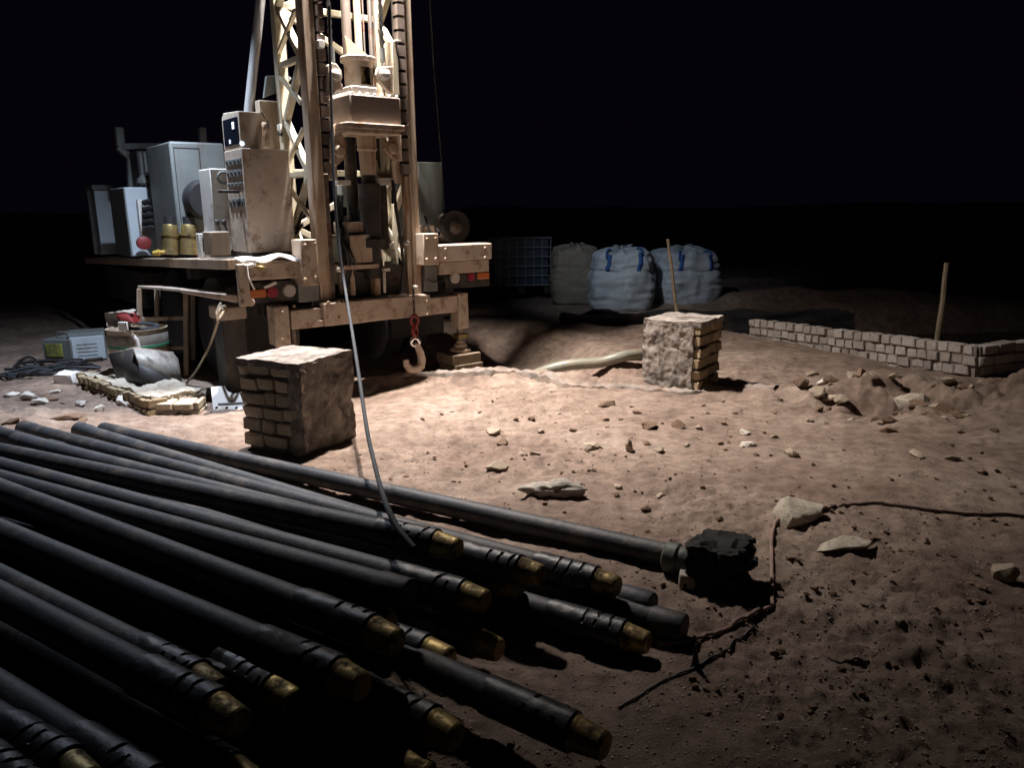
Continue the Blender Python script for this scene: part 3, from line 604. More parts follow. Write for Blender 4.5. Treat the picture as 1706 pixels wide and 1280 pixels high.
part('tank_side', 'grey', lambda m: m.box(x0 - 0.012, x0 - 0.001, 3.21, 3.94, z0, z1 - 0.01), 0.003)
pb('manifold_plate', 'white', 232, 240, 332, 392, 3.12, 0.06, 0.004)
for k in range(5):
    py = 338 + 11 * k
    part('hydraulic_hose', 'rubber', lambda m: m.tube([RP(240, py, 3.1), RP(252, py - 3, 3.0), RP(268, py - 1, 2.9), RP(282, py + 8, 2.85), RP(292, 372, 2.8)], 0.034, 8), 0)
part('hydraulic_hose', 'rubber', lambda m: m.tube([RP(246, 298, 3.3), RP(262, 294, 3.2), RP(277, 310, 3.05), RP(292, 340, 2.9), RP(303, 372, 2.8)], 0.075, 10), 0)
part('hydraulic_hose', 'rubber', lambda m: m.tube([RP(270, 300, 3.1), RP(288, 320, 3.0), RP(305, 350, 2.8), RP(318, 366, 2.6)], 0.06, 10), 0)
p = RP(243, 296, 3.3); part('filler_cap', 'grey', lambda m: m.lathe(p - Vector((0, 0, 0.06)), p + Vector((0, 0, 0.03)), [(0, 0.10), (0.5, 0.10), (0.7, 0.07), (1, 0.05)], 16), 0)
for px, rr in ((283, 13), (315, 15)):
    b, t = RP(px, 424, 2.0), RP(px, 374, 2.0); r = rr * depth(W(b)) / FOC
    part('filter_canister', 'brass', lambda m: m.lathe(b, t, [(0, r), (0.62, r), (0.62, r * 1.12), (0.70, r * 1.12), (0.70, r * 0.88), (0.96, r * 0.88), (1, r * 0.8)], 24), 0)
    part('canister_hose', 'rubber', lambda m: m.cyl(t, t + Vector((0, 0, 0.08)), r * 0.65), 0)
p = RP(241, 405, 3.0); part('hand_wheel', 'red', lambda m: m.lathe(p, p + Vector((0, 0.08, 0)), [(0, 0.04), (0.2, 0.075), (0.8, 0.075), (1, 0.04)], 20), 0)
pb('valve_body', 'white', 333, 349, 389, 430, 1.2, 0.1, 0.006); pb('valve_port', 'dark', 338, 347, 396, 420, 1.19, 0.05, 0.004)
pb('front_locker', 'blueplate', 163, 189, 317, 424, 4.9, 0.5, 0.01)
pb('locker_frame', 'grey', 153, 189, 308, 316, 4.88, 0.55, 0.006)
pb('locker_frame', 'dark', 151, 157, 317, 424, 4.88, 0.1, 0.006)
# radiator, its frame and the air pipes behind
o, (x0, x1, z0, z1) = pb('radiator', 'dark', 231, 291, 252, 315, 3.5, 0.35, 0.008)
for k in range(8):
    xx = lerp(x0 + 0.03, x1 - 0.03, k / 7); part('radiator_fin', 'grey', lambda m: m.box(xx - 0.012, xx + 0.012, 3.47, 3.5, z0 + 0.02, z1 - 0.02), 0, o)
part('roll_bar', 'grey', lambda m: (m.bar(RP(198, 212, 3.9), RP(201, 244, 3.9), 0.09, 0.09), m.bar(RP(197, 244, 3.9), RP(217, 262, 3.9), 0.08, 0.08), m.bar(RP(217, 255, 3.9), RP(219, 318, 3.9), 0.08, 0.08)), 0.01)
part('roll_bar', 'grey', lambda m: m.bar(RP(200, 244, 3.9), RP(291, 243, 3.6), 0.07, 0.07), 0.01)
part('roll_bar', 'grey', lambda m: m.bar(RP(228, 262, 3.6), RP(286, 246, 3.6), 0.05, 0.05), 0.008)
part('air_pipe', 'grey', lambda m: m.bar(RP(338, 240, 3.2), RP(336, 212, 3.2), 0.08, 0.08), 0.01)
# right-hand side
pb('fuel_cabinet', 'grey', 698, 738, 270, 392, 0.95, 0.5, 0.01)
p = RP(759, 378, 0.75); wr = 27 * depth(W(p)) / FOC
o = part('winch_drum', 'dark', lambda m: m.lathe(p, p + Vector((0.05, 0.42, 0)), [(0, wr * 0.3), (0, wr), (0.08, wr), (0.08, wr * 0.75), (0.9, wr * 0.75), (0.9, wr), (1, wr), (1, 0.05)], 28), 0)
part('winch_rope', 'steel', lambda m: [m.torus(p + Vector((0.006 * k, 0.05 + 0.035 * k, 0)), wr * 0.78, 0.02, (0.1, 1, 0), 28, 6) for k in range(9)], 0, o)
part('winch_hub', 'gearbox', lambda m: m.lathe(p, p - Vector((0, 0.06, 0)), [(0, wr * 0.45), (0.5, wr * 0.4), (1, wr * 0.2)], 20), 0, o)
pb('winch_bracket', 'paint', 706, 724, 376, 389, 0.3, 0.3, 0.006)

# hose bundles along the mast and deck
for k in range(4):
    a = 0.02 * k
    part('hydraulic_hose', 'rubber', lambda m: m.tube(smooth([RP(470 + 3 * k, 425, 0.85), RP(474 + 4 * k, 400, 0.78), RP(482 + 3 * k, 360, 0.72), RP(480 + 2 * k, 300, 0.70), RP(476 + 2 * k, 200, 0.70), RP(470 + 2 * k, 90, 0.70), RP(462 + 2 * k, -30, 0.70)]), 0.011 + 0.002 * (k % 2), 7), 0)
for k in range(3):
    part('hydraulic_hose', 'rubber', lambda m: m.tube(smooth([RP(560 + 5 * k, 325, 0.3), RP(562 + 4 * k, 350, 0.22 + 0.03 * k), RP(566 + 3 * k, 385, 0.2), RP(575 + 5 * k, 410 + 6 * k, 0.02), RP(580 + 6 * k, 440, 0.04), RP(576 + 4 * k, 480, 0.08)]), 0.012, 7), 0)
for k in range(3):
    part('deck_cable', 'rubber', lambda m: m.tube(smooth([(-1.0 + 0.07 * k, 1.9, dz(1.9) + 0.02), (-1.05 + 0.05 * k, 1.4, dz(1.4) + 0.02), (-0.9 + 0.1 * k, 0.95, dz(.95) + 0.03), (-0.6 + 0.05 * k, 0.7, dz(.7) + 0.1), (-0.5, 0.45, 1.5 + 0.1 * k)]), 0.014, 7), 0)
part('deck_cable', 'rubber', lambda m: m.tube(smooth([RP(726, 380, 0.9), RP(732, 388, 0.5), RP(722, 398, 0.2), RP(716, 385, 0.12), RP(708, 360, 0.2)]), 0.012, 7), 0)

# floodlights on the mast (above the picture), each a working spot; the down one is added
for nm, pos, aim, watts, colr, cone, blend in LAMPS:
    pos = Vector(pos); d = (Vector(aim) - pos).normalized()
    o = MB().lathe(pos - d * 0.09, pos - d * 0.005, [(0, 0.05), (0.3, 0.11), (1, 0.14)], 20).build('floodlight', M['dark'], rig)
    part('floodlight_glass', 'lens', lambda m: m.cyl(pos - d * 0.012, pos - d * 0.006, 0.12, n=20), 0, o)
    tgt = Vector((min(max(pos.x, xl), xr), 0.2, pos.z + 0.05))
    part('floodlight_arm', 'steel', lambda m: m.bar(pos - d * 0.08, tgt, 0.03, 0.03), 0, o)
    l = bpy.data.lights.new('floodlight_beam', 'SPOT'); l.energy = watts; l.color = colr; l.spot_size = rad(cone); l.spot_blend = blend; l.shadow_soft_size = 0.05
    lo = bpy.data.objects.new('floodlight_beam', l); COL.objects.link(lo); lo.parent = o; lo.location = pos + d * 0.01
    lo.rotation_euler = d.to_track_quat('-Z', 'Y').to_euler()


# ------------------------------------------------------------------ things hanging from the rig
HX = R(690, 520, -0.12)[0]
def hz(py): return R(690, py, -0.12)[1]
hook = empty('lifting_hook', W((HX, -0.12, hz(620))), YAW)
tag(hook, 'steel lifting hook with red shackles hanging on a chain below the rear beam', 'hook')
hb = hz(620)
def hp(name, m, fn): mb = MB(); fn(mb); return mb.build(name, M[m], hook)
def L3(px, py): x, z = R(px, py, -0.12); return Vector((x - HX, 0, z - hb))
hp('chain', 'dark', lambda m: [m.torus((0.0, 0.0, hz(482 + 7 * k) - hb), 0.018, 0.006, ((1, 0, 0) if k % 2 else (0, 1, 0)), 12, 6, sx=0.6) for k in range(7)])
for py, a in ((534, (0.3, 1, 0.1)), (552, (-0.5, 1, 0))):
    hp('shackle', 'red', lambda m: m.torus((0, 0, hz(py) - hb), 0.045, 0.019, a, 20, 8, sx=0.75))
hp('swivel', 'chrome', lambda m: m.torus((0, 0, hz(570) - hb), 0.036, 0.017, (0.4, 1, 0), 20, 8))
hp('hook_body', 'paint', lambda m: m.tube([L3(694, 572), L3(697, 580), L3(701, 590), L3(703, 600), L3(701, 610), L3(693, 616), L3(683, 615), L3(677, 608), L3(676, 599)],
     [0.030, 0.033, 0.036, 0.040, 0.043, 0.043, 0.038, 0.032, 0.026], 10))

# drill fluid hose hanging from the mast down to the pipe pile
pts = [W(RP(549, 10, -0.06)), W(RP(550, 90, -0.06)), W(RP(553, 200, -0.08)), W(RP(557, 320, -0.12)), W(RP(566, 420, -0.16)), DY(575, 480, 6.55), DY(583, 530, 5.95), DY(591, 580, 5.35),
       DY(600, 640, 4.75), DY(612, 720, 4.15), DY(622, 765, 3.85), DY(632, 805, 3.45), G(645, 845, .44), G(664, 882, .43), G(690, 914, .40)]
tag(MB().tube(smooth(pts), 0.012, 10).build('hanging_hose', M['hose']), 'long grey hose hanging from the mast down onto the pile of pipes', 'hose')
tag(MB().tube([W(RP(713, -60, 0.4)), W(RP(722, 100, 0.42)), W(RP(736, 275, 0.5)), W(RP(740, 350, 0.55))], 0.006, 6).build('guy_wire', M['dark']), 'thin dark wire running down to the right of the mast', 'wire')
# white rag on the rear frame
def rag(m):
    n = 22; vs = []; fs = []
    for i in range(n):
        t = i / (n - 1); px = lerp(400, 506, t); py = lerp(433, 425, t) + 1.2 * math.sin(9 * t)
        for j, (yy, dzz) in enumerate(((-0.035, -0.012 + 0.02 * math.sin(13 * t)), (0.05, 0.0), (0.15, 0.012 * math.sin(11 * t) + 0.012))):
            p = RP(px, py, 0.03); vs.append(W((p.x, p.y + yy - 0.01, p.z + dzz)))
    for i in range(n - 1):
        for j in range(2): fs.append((i*3+j, i*3+j+1, (i+1)*3+j+1, (i+1)*3+j))
    m.add(vs, fs)
mb = MB(); rag(mb); o = mb.build('white_rag', M['whitecloth']); md = o.modifiers.new('t', 'SOLIDIFY'); md.thickness = 0.012
tag(o, 'white rag lying along the rear frame below the control cabinet', 'rag')
mb = MB(); mb.tube([W(RP(*q, -0.02)) for q in ((424, 433), (423, 441), (414, 443), (407, 443))], [0.018, 0.02, 0.018, 0.012], 8); mb.build('rag_end', M['whitecloth'], o)
tag(MB().bar(W(RP(441, 479, 0.06)), W(RP(459, 471, 0.06)), 0.05, 0.02).build('white_paper', M['whitecloth']), 'folded white paper stuck above the left tail lamps', 'paper')
p = W(RP(434, 446, -0.02)); tag(MB().torus(p, 0.03, 0.012, (0, 0.3, 1), 20, 8).build('brass_ring', M['brass']), 'small brass ring on the rear beam below the white rag', 'ring')
a, b = W(RP(255, 422, 2.0)), W(RP(275, 420, 1.95)); tag(MB().lathe(a, b, [(0, 0.02), (0.55, 0.035), (0.6, 0.02), (1, 0.018)], 12).build('screwdriver', M['yellow']), 'yellow-handled tool lying on the deck by the brass canisters', 'tool')

# ------------------------------------------------------------------ drill pipes
from mathutils import noise as mnoise
PR = 0.054
def body_mesh(length, name, mt):
    n = max(8, int(length / 0.12)); prof = []
    for i in range(n + 1):
        t = i / n; x = t * length; r = PR
        if length - x < 0.16: r = PR * 1.07
        prof.append((t, r * (1 + 0.004 * math.sin(9 * x + length * 5))))
    mb = MB(); mb.lathe((0, 0, 0), (-length, 0, 0), [(0, PR)] + prof[1:-1] + [(0.965, PR), (0.966, PR * 1.1), (0.998, PR * 1.1), (1, PR * 0.95)], 24)
    return mb.mesh(name, M[mt])
def wrap_mesh(k):
    rr = random.Random(k); L_, n, m_ = 0.27 + 0.05 * rr.random(), 54, 36; vs = []; fs = []; ph = rr.random() * 6
    for i in range(n):
        x = -i / (n - 1) * L_
        for j in range(m_):
            a = 2 * math.pi * j / m_; s = (x / 0.052 + a / (2 * math.pi) * 1.0 + ph + 0.12 * math.sin(3 * a + k)) % 1.0
            g = 0.0085 if s < 0.20 and -0.17 < x < -0.02 and mnoise.noise(Vector((a * 0.8, k * 3.1, int(x / 0.052)))) > -0.12 else 0.0
            r = PR + 0.0065 - g + 0.0022 * mnoise.noise(Vector((math.cos(a) * 2, math.sin(a) * 2 + k, x * 22)))
            if i in (0, n - 1): r = PR - 0.002
            vs.append((x + (0.008 * math.sin(3 * a + k) if i > n - 3 else 0), r * math.cos(a), r * math.sin(a)))
    for i in range(n - 1):
        for j in range(m_): fs.append((i*m_+j, i*m_+(j+1) % m_, (i+1)*m_+(j+1) % m_, (i+1)*m_+j))
    return MB().add(vs, fs).mesh('wrap', M['sleeve'])
def cap_mesh(k):
    rr = random.Random(50 + k); mb = MB(); l = 0.088 + 0.012 * rr.random()
    mb.lathe((-0.02, 0, 0), (l, 0, 0), [(0, PR - 0.001), (0.25, PR - 0.002)] + [(0.28 + 0.64 * q / 14, PR - 0.0035 - 0.008 * q / 14 - (0.0011 if q % 2 else 0)) for q in range(15)] + [(0.94, PR - 0.012), (1.0, PR - 0.017)], 24)
    return mb.mesh('thread_end', M['cap'])
WR = [wrap_mesh(k) for k in range(4)]; CP_ = [cap_mesh(k) for k in range(3)]
def ringm(mt):
    mb = MB(); mb.lathe((-0.13, 0, 0), (0.0, 0, 0), [(0, PR), (0.08, PR * 1.07), (0.96, PR * 1.07), (1, PR * 1.03), (1, PR * 0.8), (0.3, PR * 0.78)], 28)
    return mb.mesh('box_end', M[mt])
RG = {m: ringm(m) for m in ('pipe', 'pipegreen')}
pipe_n = 0
def pipe(label, near, far, end='cap', mt='pipe', group='drill pipes in the pile'):
    global pipe_n
    near, far = Vector(near), Vector(far); d = (near - far); L_ = d.length; d.normalize()
    e = bpy.data.objects.new('drill_pipe', None); COL.objects.link(e); e.empty_display_size = 0.1
    e.matrix_world = Matrix.Translation(near) @ d.to_track_quat('X', 'Z').to_matrix().to_4x4() @ Matrix.Rotation(random.random() * 6.28, 4, 'X')
    tag(e, label, 'pipe', group)
    def ch(name, me):
        o = bpy.data.objects.new(name, me); COL.objects.link(o); o.parent = e; return o
    ch('pipe_body', body_mesh(L_, 'pipe_body', mt))
    if end == 'cap':
        ch('wrap', WR[pipe_n % 4]); o = ch('thread_end', CP_[pipe_n % 3]); o.rotation_euler.x = pipe_n * 1.3
        # the cap sits past the wrap: shift body and wrap back so that the cap centre is the measured point
    elif end == 'box': ch('box_end', RG[mt])
    pipe_n += 1
    return e
LEN = 4.5; ANG = rad(32.5)
def P2(label, npx, npy, zn, lpx=None, lpy=None, zl=None, end='cap', mt='pipe', full=False, ang=None):
    zn = 0.056 + max(0, zn - 0.065) * 0.85; zl = None if zl is None else 0.056 + max(0, zl - 0.065) * 0.85
    p = G(npx, npy, zn)
    if lpx is not None and not full:
        p = G(npx, npy + 6, zn); lpy += max(0, PR * FOC / depth(G(lpx, lpy, zl)) - 14) * 1.1
    if lpx is not None:
        q = G(lpx, lpy, zl); v = q - p
        if not full:
            sl = (q.z - p.z) / v.length; v = v.normalized() * LEN
            q = p + v; q.z = min(max(q.z, 0.07), 0.5)
    else:
        a = ANG if ang is None else ang; q = p + Vector((-math.cos(a), math.sin(a), 0)) * LEN
    dd = (p - q).normalized()
    if end == 'cap': p = p - dd * 0.05
    return pipe(label, p, q, end, mt)
drill = P2('dark pipe farthest from the camera, lying alone beside the pile', 1120, 927, .085, 172, 717, .068, 'none', 'pipe', True)
P2('pipe with a wide black wrap and bright gold end, upper right of pile', 1014, 974, .20, 38, 714, .09, 'cap', 'pipe', True)
P2('short-looking dark open-ended pipe at the right of the pile', 1086, 1012, .10, 131, 716, .068, 'box', 'pipe', True)
P2('right one of the two gold ends close together at upper right', 887, 955, .28, 28, 735, .20, full=True)
P2('left one of the two gold ends close together at upper right', 853, 977, .17, ang=rad(33))
P2('topmost pipe under the hanging hose, its gold end uppermost in the pile', 746, 905, .40, 0, 752, .36)
P2('pipe below the hanging hose with a pale gold end pointing right', 793, 992, .29, 0, 775, .31)
P2('pipe with an open dark end and no gold in the middle of the pile', 682, 987, .42, 0, 797, .42, 'box')
P2('pipe with two gold ends touching, the upper front one of that pair', 642, 1057, .40, 0, 812, .42)
P2('pipe whose gold end peeks out just behind another gold end', 634, 1028, .30, 94, 848, .29)
P2('long pipe with a broad gold end just below the centre of the pile', 586, 1132, .40, 0, 880, .40)
P2('pipe with dried mud along its back near the left edge', 347, 1137, .30, 0, 955, .30, 'cap', 'pipe')
P2('long pipe with a gold end lower left, beside the muddy pipe', 380, 1192, .42, 0, 985, .42)
P2('pipe at lower left whose gold end is cut by the bottom edge', 408, 1300, .26, 0, 1075, .27)
P2('pipe at lower left running out of the bottom edge, third from the corner', 275, 1326, .32, 0, 1137, .32)
P2('pipe second from the lower left corner with its gold tip at the edge', 133, 1292, .34, 0, 1192, .34)
P2('pipe filling the lower left corner of the picture', 70, 1345, .34, 0, 1268, .34)
P2('deep pipe in shadow with a dim gold end, left of the centre', 473, 1156, .20, 188, 1010, .20)
P2('pipe with a small bright gold end below the touching pair', 732, 1088, .19, 347, 955, .19)
P2('low pipe with a gold end near the bottom middle', 743, 1221, .18, ang=rad(35))
P2('lowest pipe at the bottom right of the pile with a large gold end', 983, 1233, .17, ang=rad(36))
P2('dim gold-ended pipe in deep shadow in the heart of the pile', 815, 1078, .12)
P2('pipe on the sand with a gold end under the short-looking pipe', 1063, 1067, .068)
P2('lowest open-ended pipe lying on the sand beside the drill bit', 1140, 1049, .068, None, None, None, 'box', 'pipe')
P2('pipe tip at the bottom edge below the low gold end', 694, 1288, .10)
for k, (q, z, s) in enumerate([(2.06, .068, .2), (1.72, .068, .3), (1.56, .068, .45), (1.4, .068, .3), (1.22, .068, .5), (1.06, .068, .3), (.9, .068, .5), (.74, .068, .4),
                               (2.13, .19, .6), (1.92, .19, .35), (1.32, .19, .5), (1.12, .19, .7), (.94, .19, .5), (.86, .30, .6), (1.42, .30, .75)]):
    n = Vector((math.sin(ANG), math.cos(ANG), 0)); t = Vector((math.cos(ANG), -math.sin(ANG), 0))
    near = n * q + t * (-1.75 - s * 0.6 + 0.1 * q); near.z = 0.056 + max(0, z - 0.065) * 0.85
    pipe('dark pipe buried low in the pile, mostly hidden under other pipes', near, near - t * LEN, 'box', 'pipe')

# drag bit on the end of the far pipe
dv = Vector((math.cos(rad(31.7)), -math.sin(rad(31.7)), 0)); bp0 = G(1122, 930, .085)
bit = bpy.data.objects.new('drill_bit', None); COL.objects.link(bit); bit.matrix_world = Matrix.Translation(bp0) @ dv.to_track_quat('X', 'Z').to_matrix().to_4x4()
tag(bit, 'dark toothed drill bit with a collar at the end of the far pipe', 'drill bit')
def bp(name, m, fn): mb = MB(); fn(mb); return mb.build(name, M[m], bit, 0.004)
bp('collar', 'pipegreen', lambda m: m.lathe((-0.04, 0, 0), (0.10, 0, 0), [(0, PR), (0.05, PR * 1.25), (0.45, PR * 1.3), (0.5, PR * 1.12), (0.9, PR * 1.15), (1, PR)], 24))
bp('bit_body', 'mud', lambda m: m.lathe((0.09, 0, 0.01), (0.30, 0, 0.02), [(0, 0.06), (0.15, 0.085), (0.4, 0.118), (0.85, 0.125), (1, 0.10)], 20))
for k in range(6):
    a = k * math.pi / 3
    bp('blade', 'mud', lambda m: m.prism([(0.12, 0.05), (0.20, 0.115), (0.31, 0.135), (0.345, 0.10), (0.33, 0.03)], lambda x, r: (x, r * math.cos(a) - 0.012 * math.sin(a), r * math.sin(a) + 0.012 * math.cos(a) + 0.015), lambda x, r: (x, r * math.cos(a) + 0.012 * math.sin(a), r * math.sin(a) - 0.012 * math.cos(a) + 0.015)))
    bp('cutter', 'mud', lambda m: m.cyl((0.30, 0.125 * math.cos(a), 0.125 * math.sin(a) + 0.015), (0.335, 0.135 * math.cos(a), 0.135 * math.sin(a) + 0.015), 0.014, n=8))
p = GG(1148, 976); tag(MB().hexa([p + Vector(v) for v in ((-.05, -.03, 0), (.05, -.05, 0), (.06, .02, 0), (-.04, .04, 0))], [p + Vector(v) for v in ((-.045, -.02, .06), (.045, -.035, .045), (.05, .02, .05), (-.035, .03, .065))]).build('wood_wedge', M['cloth'], None, 0.006), 'pale wooden wedge under the drill bit collar', 'wedge')

# ------------------------------------------------------------------ bricks
from mathutils import noise as mnoise
def unit_brick(k, mt):
    r = random.Random(k); bm = bmesh.new(); bmesh.ops.create_cube(bm, size=1.0)
    bmesh.ops.bevel(bm, geom=bm.edges[:], offset=0.05 + 0.05 * r.random(), segments=1, affect='EDGES', clamp_overlap=True)
    for v in bm.verts: v.co += Vector((r.uniform(-1, 1) * 0.05, r.uniform(-1, 1) * 0.06, r.uniform(-1, 1) * 0.07))
    me = bpy.data.meshes.new('brick'); bm.to_mesh(me); bm.free(); me.materials.append(M[mt]); return me
UB = {mt: [unit_brick(k * 7 + len(mt), mt) for k in range(7)] for mt in ('brick', 'ybrick', 'wallbrick')}
def add_brick(parent, c, dims, mt, rz=0.0, jit=0.01):
    o = bpy.data.objects.new('brick', random.choice(UB[mt])); COL.objects.link(o); o.parent = parent
    o.location = Vector(c) + Vector([random.uniform(-jit, jit) for _ in range(3)]); o.scale = dims
    o.rotation_euler = (random.uniform(-.03, .03), random.uniform(-.03, .03), rz + random.uniform(-.03, .03)); return o
def course(parent, u0, u1, place, sizes, mt, ch, dep, jit):
    u = u0
    while u < u1 - 0.02:
        l = min(random.choice(sizes) * random.uniform(0.9, 1.1), u1 - u)
        if u1 - (u + l) < 0.05: l = u1 - u
        place(u, l); u += l
def rough_box(name, mt, parent, x0, x1, y0, y1, z0, z1, amp, f=9.0, cuts=10, seed=0.0):
    bm = bmesh.new(); bmesh.ops.create_cube(bm, size=1.0); bmesh.ops.subdivide_edges(bm, edges=bm.edges[:], cuts=cuts, use_grid_fill=True)
    for v in bm.verts:
        c = Vector((lerp(x0, x1, v.co.x + .5), lerp(y0, y1, v.co.y + .5), lerp(z0, z1, v.co.z + .5)))
        q = c * f + Vector((seed, seed * 2, 3)); n = mnoise.noise_vector(q) + 0.55 * mnoise.noise_vector(q * 2.3) + (0.35 * mnoise.noise_vector(q * 5.1) if cuts > 15 else Vector()); v.co = c + Vector(n) * amp
    me = bpy.data.meshes.new(name); bm.to_mesh(me); bm.free(); me.materials.append(M[mt])
    me.polygons.foreach_set('use_smooth', [True] * len(me.polygons)); me.set_sharp_from_angle(angle=rad(45))
    o = bpy.data.objects.new(name, me); COL.objects.link(o); o.parent = parent; return o
def pillar(label, corner, axis_deg, s, hgt, n, bf, mt, seed):
    """local X runs along the left face towards the near corner (origin), local Y along the right face"""
    e = empty('brick_pillar', corner, rad(axis_deg)); tag(e, label, 'pillar'); ch = hgt / n
    rough_box('mortar_core', 'mortar', e, -s + 0.03, -0.03, 0.03, s - 0.03, -0.08, hgt - 0.02, 0.012, 9, 12, seed)
    for k in range(n):
        z = (k + 0.5) * ch; sh = random.uniform(-0.012, 0.012)
        if bf in 'LB': course(e, -s, 0, lambda u, l: add_brick(e, (u + l / 2 + sh, 0.055, z), (l - 0.018, 0.11, ch - 0.020), mt, 0, 0.009), [0.13, 0.17, 0.2, 0.1], mt, ch, 0.1, 0.01)
        if bf in 'RB': course(e, 0.0, s, lambda u, l: add_brick(e, (-0.055 + sh, u + l / 2, z), (l - 0.020, 0.11, ch - 0.020), mt, math.pi / 2, 0.008), [0.12, 0.15, 0.25], mt, ch, 0.1, 0.01)
        # rear faces
        course(e, -s, 0, lambda u, l: add_brick(e, (u + l / 2, s - 0.05, z), (l - 0.012, 0.10, ch - 0.016), mt, 0, 0.006), [0.17, 0.22], mt, ch, 0.1, 0.01)
    if bf == 'L': rough_box('plaster_coat', 'plaster', e, -0.10, 0.012, 0.0, s + 0.01, -0.05, hgt - 0.01, 0.018, 9, 36, seed + 3)
    else: rough_box('plaster_coat', 'plaster', e, -s - 0.01, -0.06, -0.006, 0.10, -0.05, hgt - 0.01, 0.014, 11, 44, seed + 3)
    rough_box('cement_top', 'plaster', e, -s - 0.005, 0.012, -0.008, s + 0.01, hgt - 0.03, hgt + 0.016, 0.010, 7, 18, seed + 9)
    return e
c1 = GG(508, 761); pillar('dark brick pillar nearest the pipes, its right side smeared with cement', c1, -26, 0.54, DY(508, 610, c1.y).z - c1.z, 6, 'L', 'brick', 1.0)
c2 = GG(1163, 643); pillar('cement-faced pillar with yellow bricks on its right side, by the sump lip', c2, -35, 0.53, DY(1163, 541, c2.y).z - c2.z, 6, 'R', 'ybrick', 5.0)

def brick_wall(label, name, p0, p1, z0, z1, n, mt, thick, sizes, top=True, cat='wall', tilt=0.0, seed=0):
    """low wall from p0 to p1; visible face on the right-hand side of the walk p0 to p1 when thick > 0"""
    p0, p1 = Vector(p0), Vector(p1); d = p1 - p0; L_ = d.xy.length
    e = bpy.data.objects.new(name, None); COL.objects.link(e); e.rotation_euler = (0, -math.atan2(p1.z - p0.z, L_), math.atan2(d.y, d.x)); e.location = p0
    tag(e, label, cat); ch = (z1 - z0) / n
    sg = 1 if thick > 0 else -1; rough_box('mortar_core', 'mortar', e, 0.02, L_ - 0.02, sg * 0.022, thick - sg * 0.022, z0, z1 - 0.02, 0.006, 9, 14, seed); at = abs(thick)
    for k in range(n):
        z = z0 + (k + 0.5) * ch; off = random.uniform(-0.06, 0)
        def pl(u, l): add_brick(e, (u + l / 2, thick / 2 + random.uniform(-0.012, 0.012), z), (l - 0.016, at, ch - 0.016), mt, 0, 0.006)
        course(e, 0.0 if k % 2 else 0.05, L_, pl, sizes, mt, ch, thick, 0.01)
    return e
wA, wB = G(1246, 552, 0.06), G(1626, 612, 0.13)
wA.z = -0.06; wB.z = 0.05
brick_wall('low brick wall of upright bricks running from the far pit to the corner', 'brick_wall', wB, wA, -0.22, 0.28, 5, 'wallbrick', -0.12, [0.105, 0.12, 0.14], seed=3)
wC = wB + (G(1706, 590, 0.05) - G(1626, 600, 0.05)).normalized() * 1.9; wC.z = wB.z
brick_wall('shaded brick wall turning right at the corner beside the wooden pole', 'brick_wall', wB + Vector((0.03, 0.0, 0)), wC, -0.22, 0.28, 5, 'wallbrick', 0.12, [0.2, 0.22], seed=8)
l0, l1 = GG(126, 640), GG(250, 694); l0.z = l1.z = min(l0.z, l1.z) - 0.02
ledge = brick_wall('crumbling low brick ledge at the left, under the steel hopper', 'brick_ledge', l0, l1, -0.02, 0.15, 2, 'ybrick', 0.16, [0.09, 0.11, 0.13], cat='ledge', seed=13)
l2 = GG(335, 690); l2.z = l1.z
brick_wall('shaded end of the brick ledge in front of the steel hopper', 'brick_ledge', l1 + Vector((0.02, 0.03, 0)), l2, -0.02, 0.12, 2, 'brick', 0.22, [0.16, 0.2], cat='ledge', seed=17)
rough_box('rubble_top', 'palerock', ledge, 0.15, (l1 - l0).length - 0.05, 0.05, 0.5, 0.06, 0.155, 0.03, 9, 22, 5)

# hardened cement lip along the sump
def lip():
    e = empty('sump_lip', (0, 0, 0)); tag(e, 'rough grey cement lip along the edge of the sump in front of the rig', 'kerb')
    ls = [(604, 646), (660, 640), (722, 634), (790, 636), (850, 634), (905, 636), (960, 643), (1020, 647), (1080, 650), (1150, 651), (1230, 654), (1290, 657)]
    P_ = smooth([GG(*q) for q in ls], 10); n = len(P_); m_ = 9; vs = []; fs = []
    for i, p in enumerate(P_):
        t = (P_[min(i+1, n-1)] - P_[max(i-1, 0)]); t.z = 0; t.normalize(); nn = Vector((-t.y, t.x, 0)); k = 1 + 0.5 * mnoise.noise(Vector((i * 0.21, 1, 4))); off = 0.05 * mnoise.noise(Vector((i * 0.13, 7, 2)))
        for j in range(m_):
            u = j / (m_ - 1) * 2 - 1; x = u * 0.075 * k; z = (1 - abs(u) ** 3) * 0.026 * k + 0.026 * mnoise.noise(Vector((i * .5, u * 2.5, 1))) + 0.010 * mnoise.noise(Vector((i * 1.4, u * 6, 5)))
            vs.append(p + nn * (x + off + 0.03) + Vector((0, 0, z if 0 < j < m_ - 1 else -0.06)))
    for i in range(n - 1):
        for j in range(m_ - 1): fs.append((i*m_+j, i*m_+j+1, (i+1)*m_+j+1, (i+1)*m_+j))
    MB().add(vs, fs).build('cement_edge', M['lip'], e)
lip()
rough_box('mud_clump', 'mud', bit, 0.10, 0.31, -0.115, 0.115, -0.085, 0.125, 0.024, 9, 18, 21)
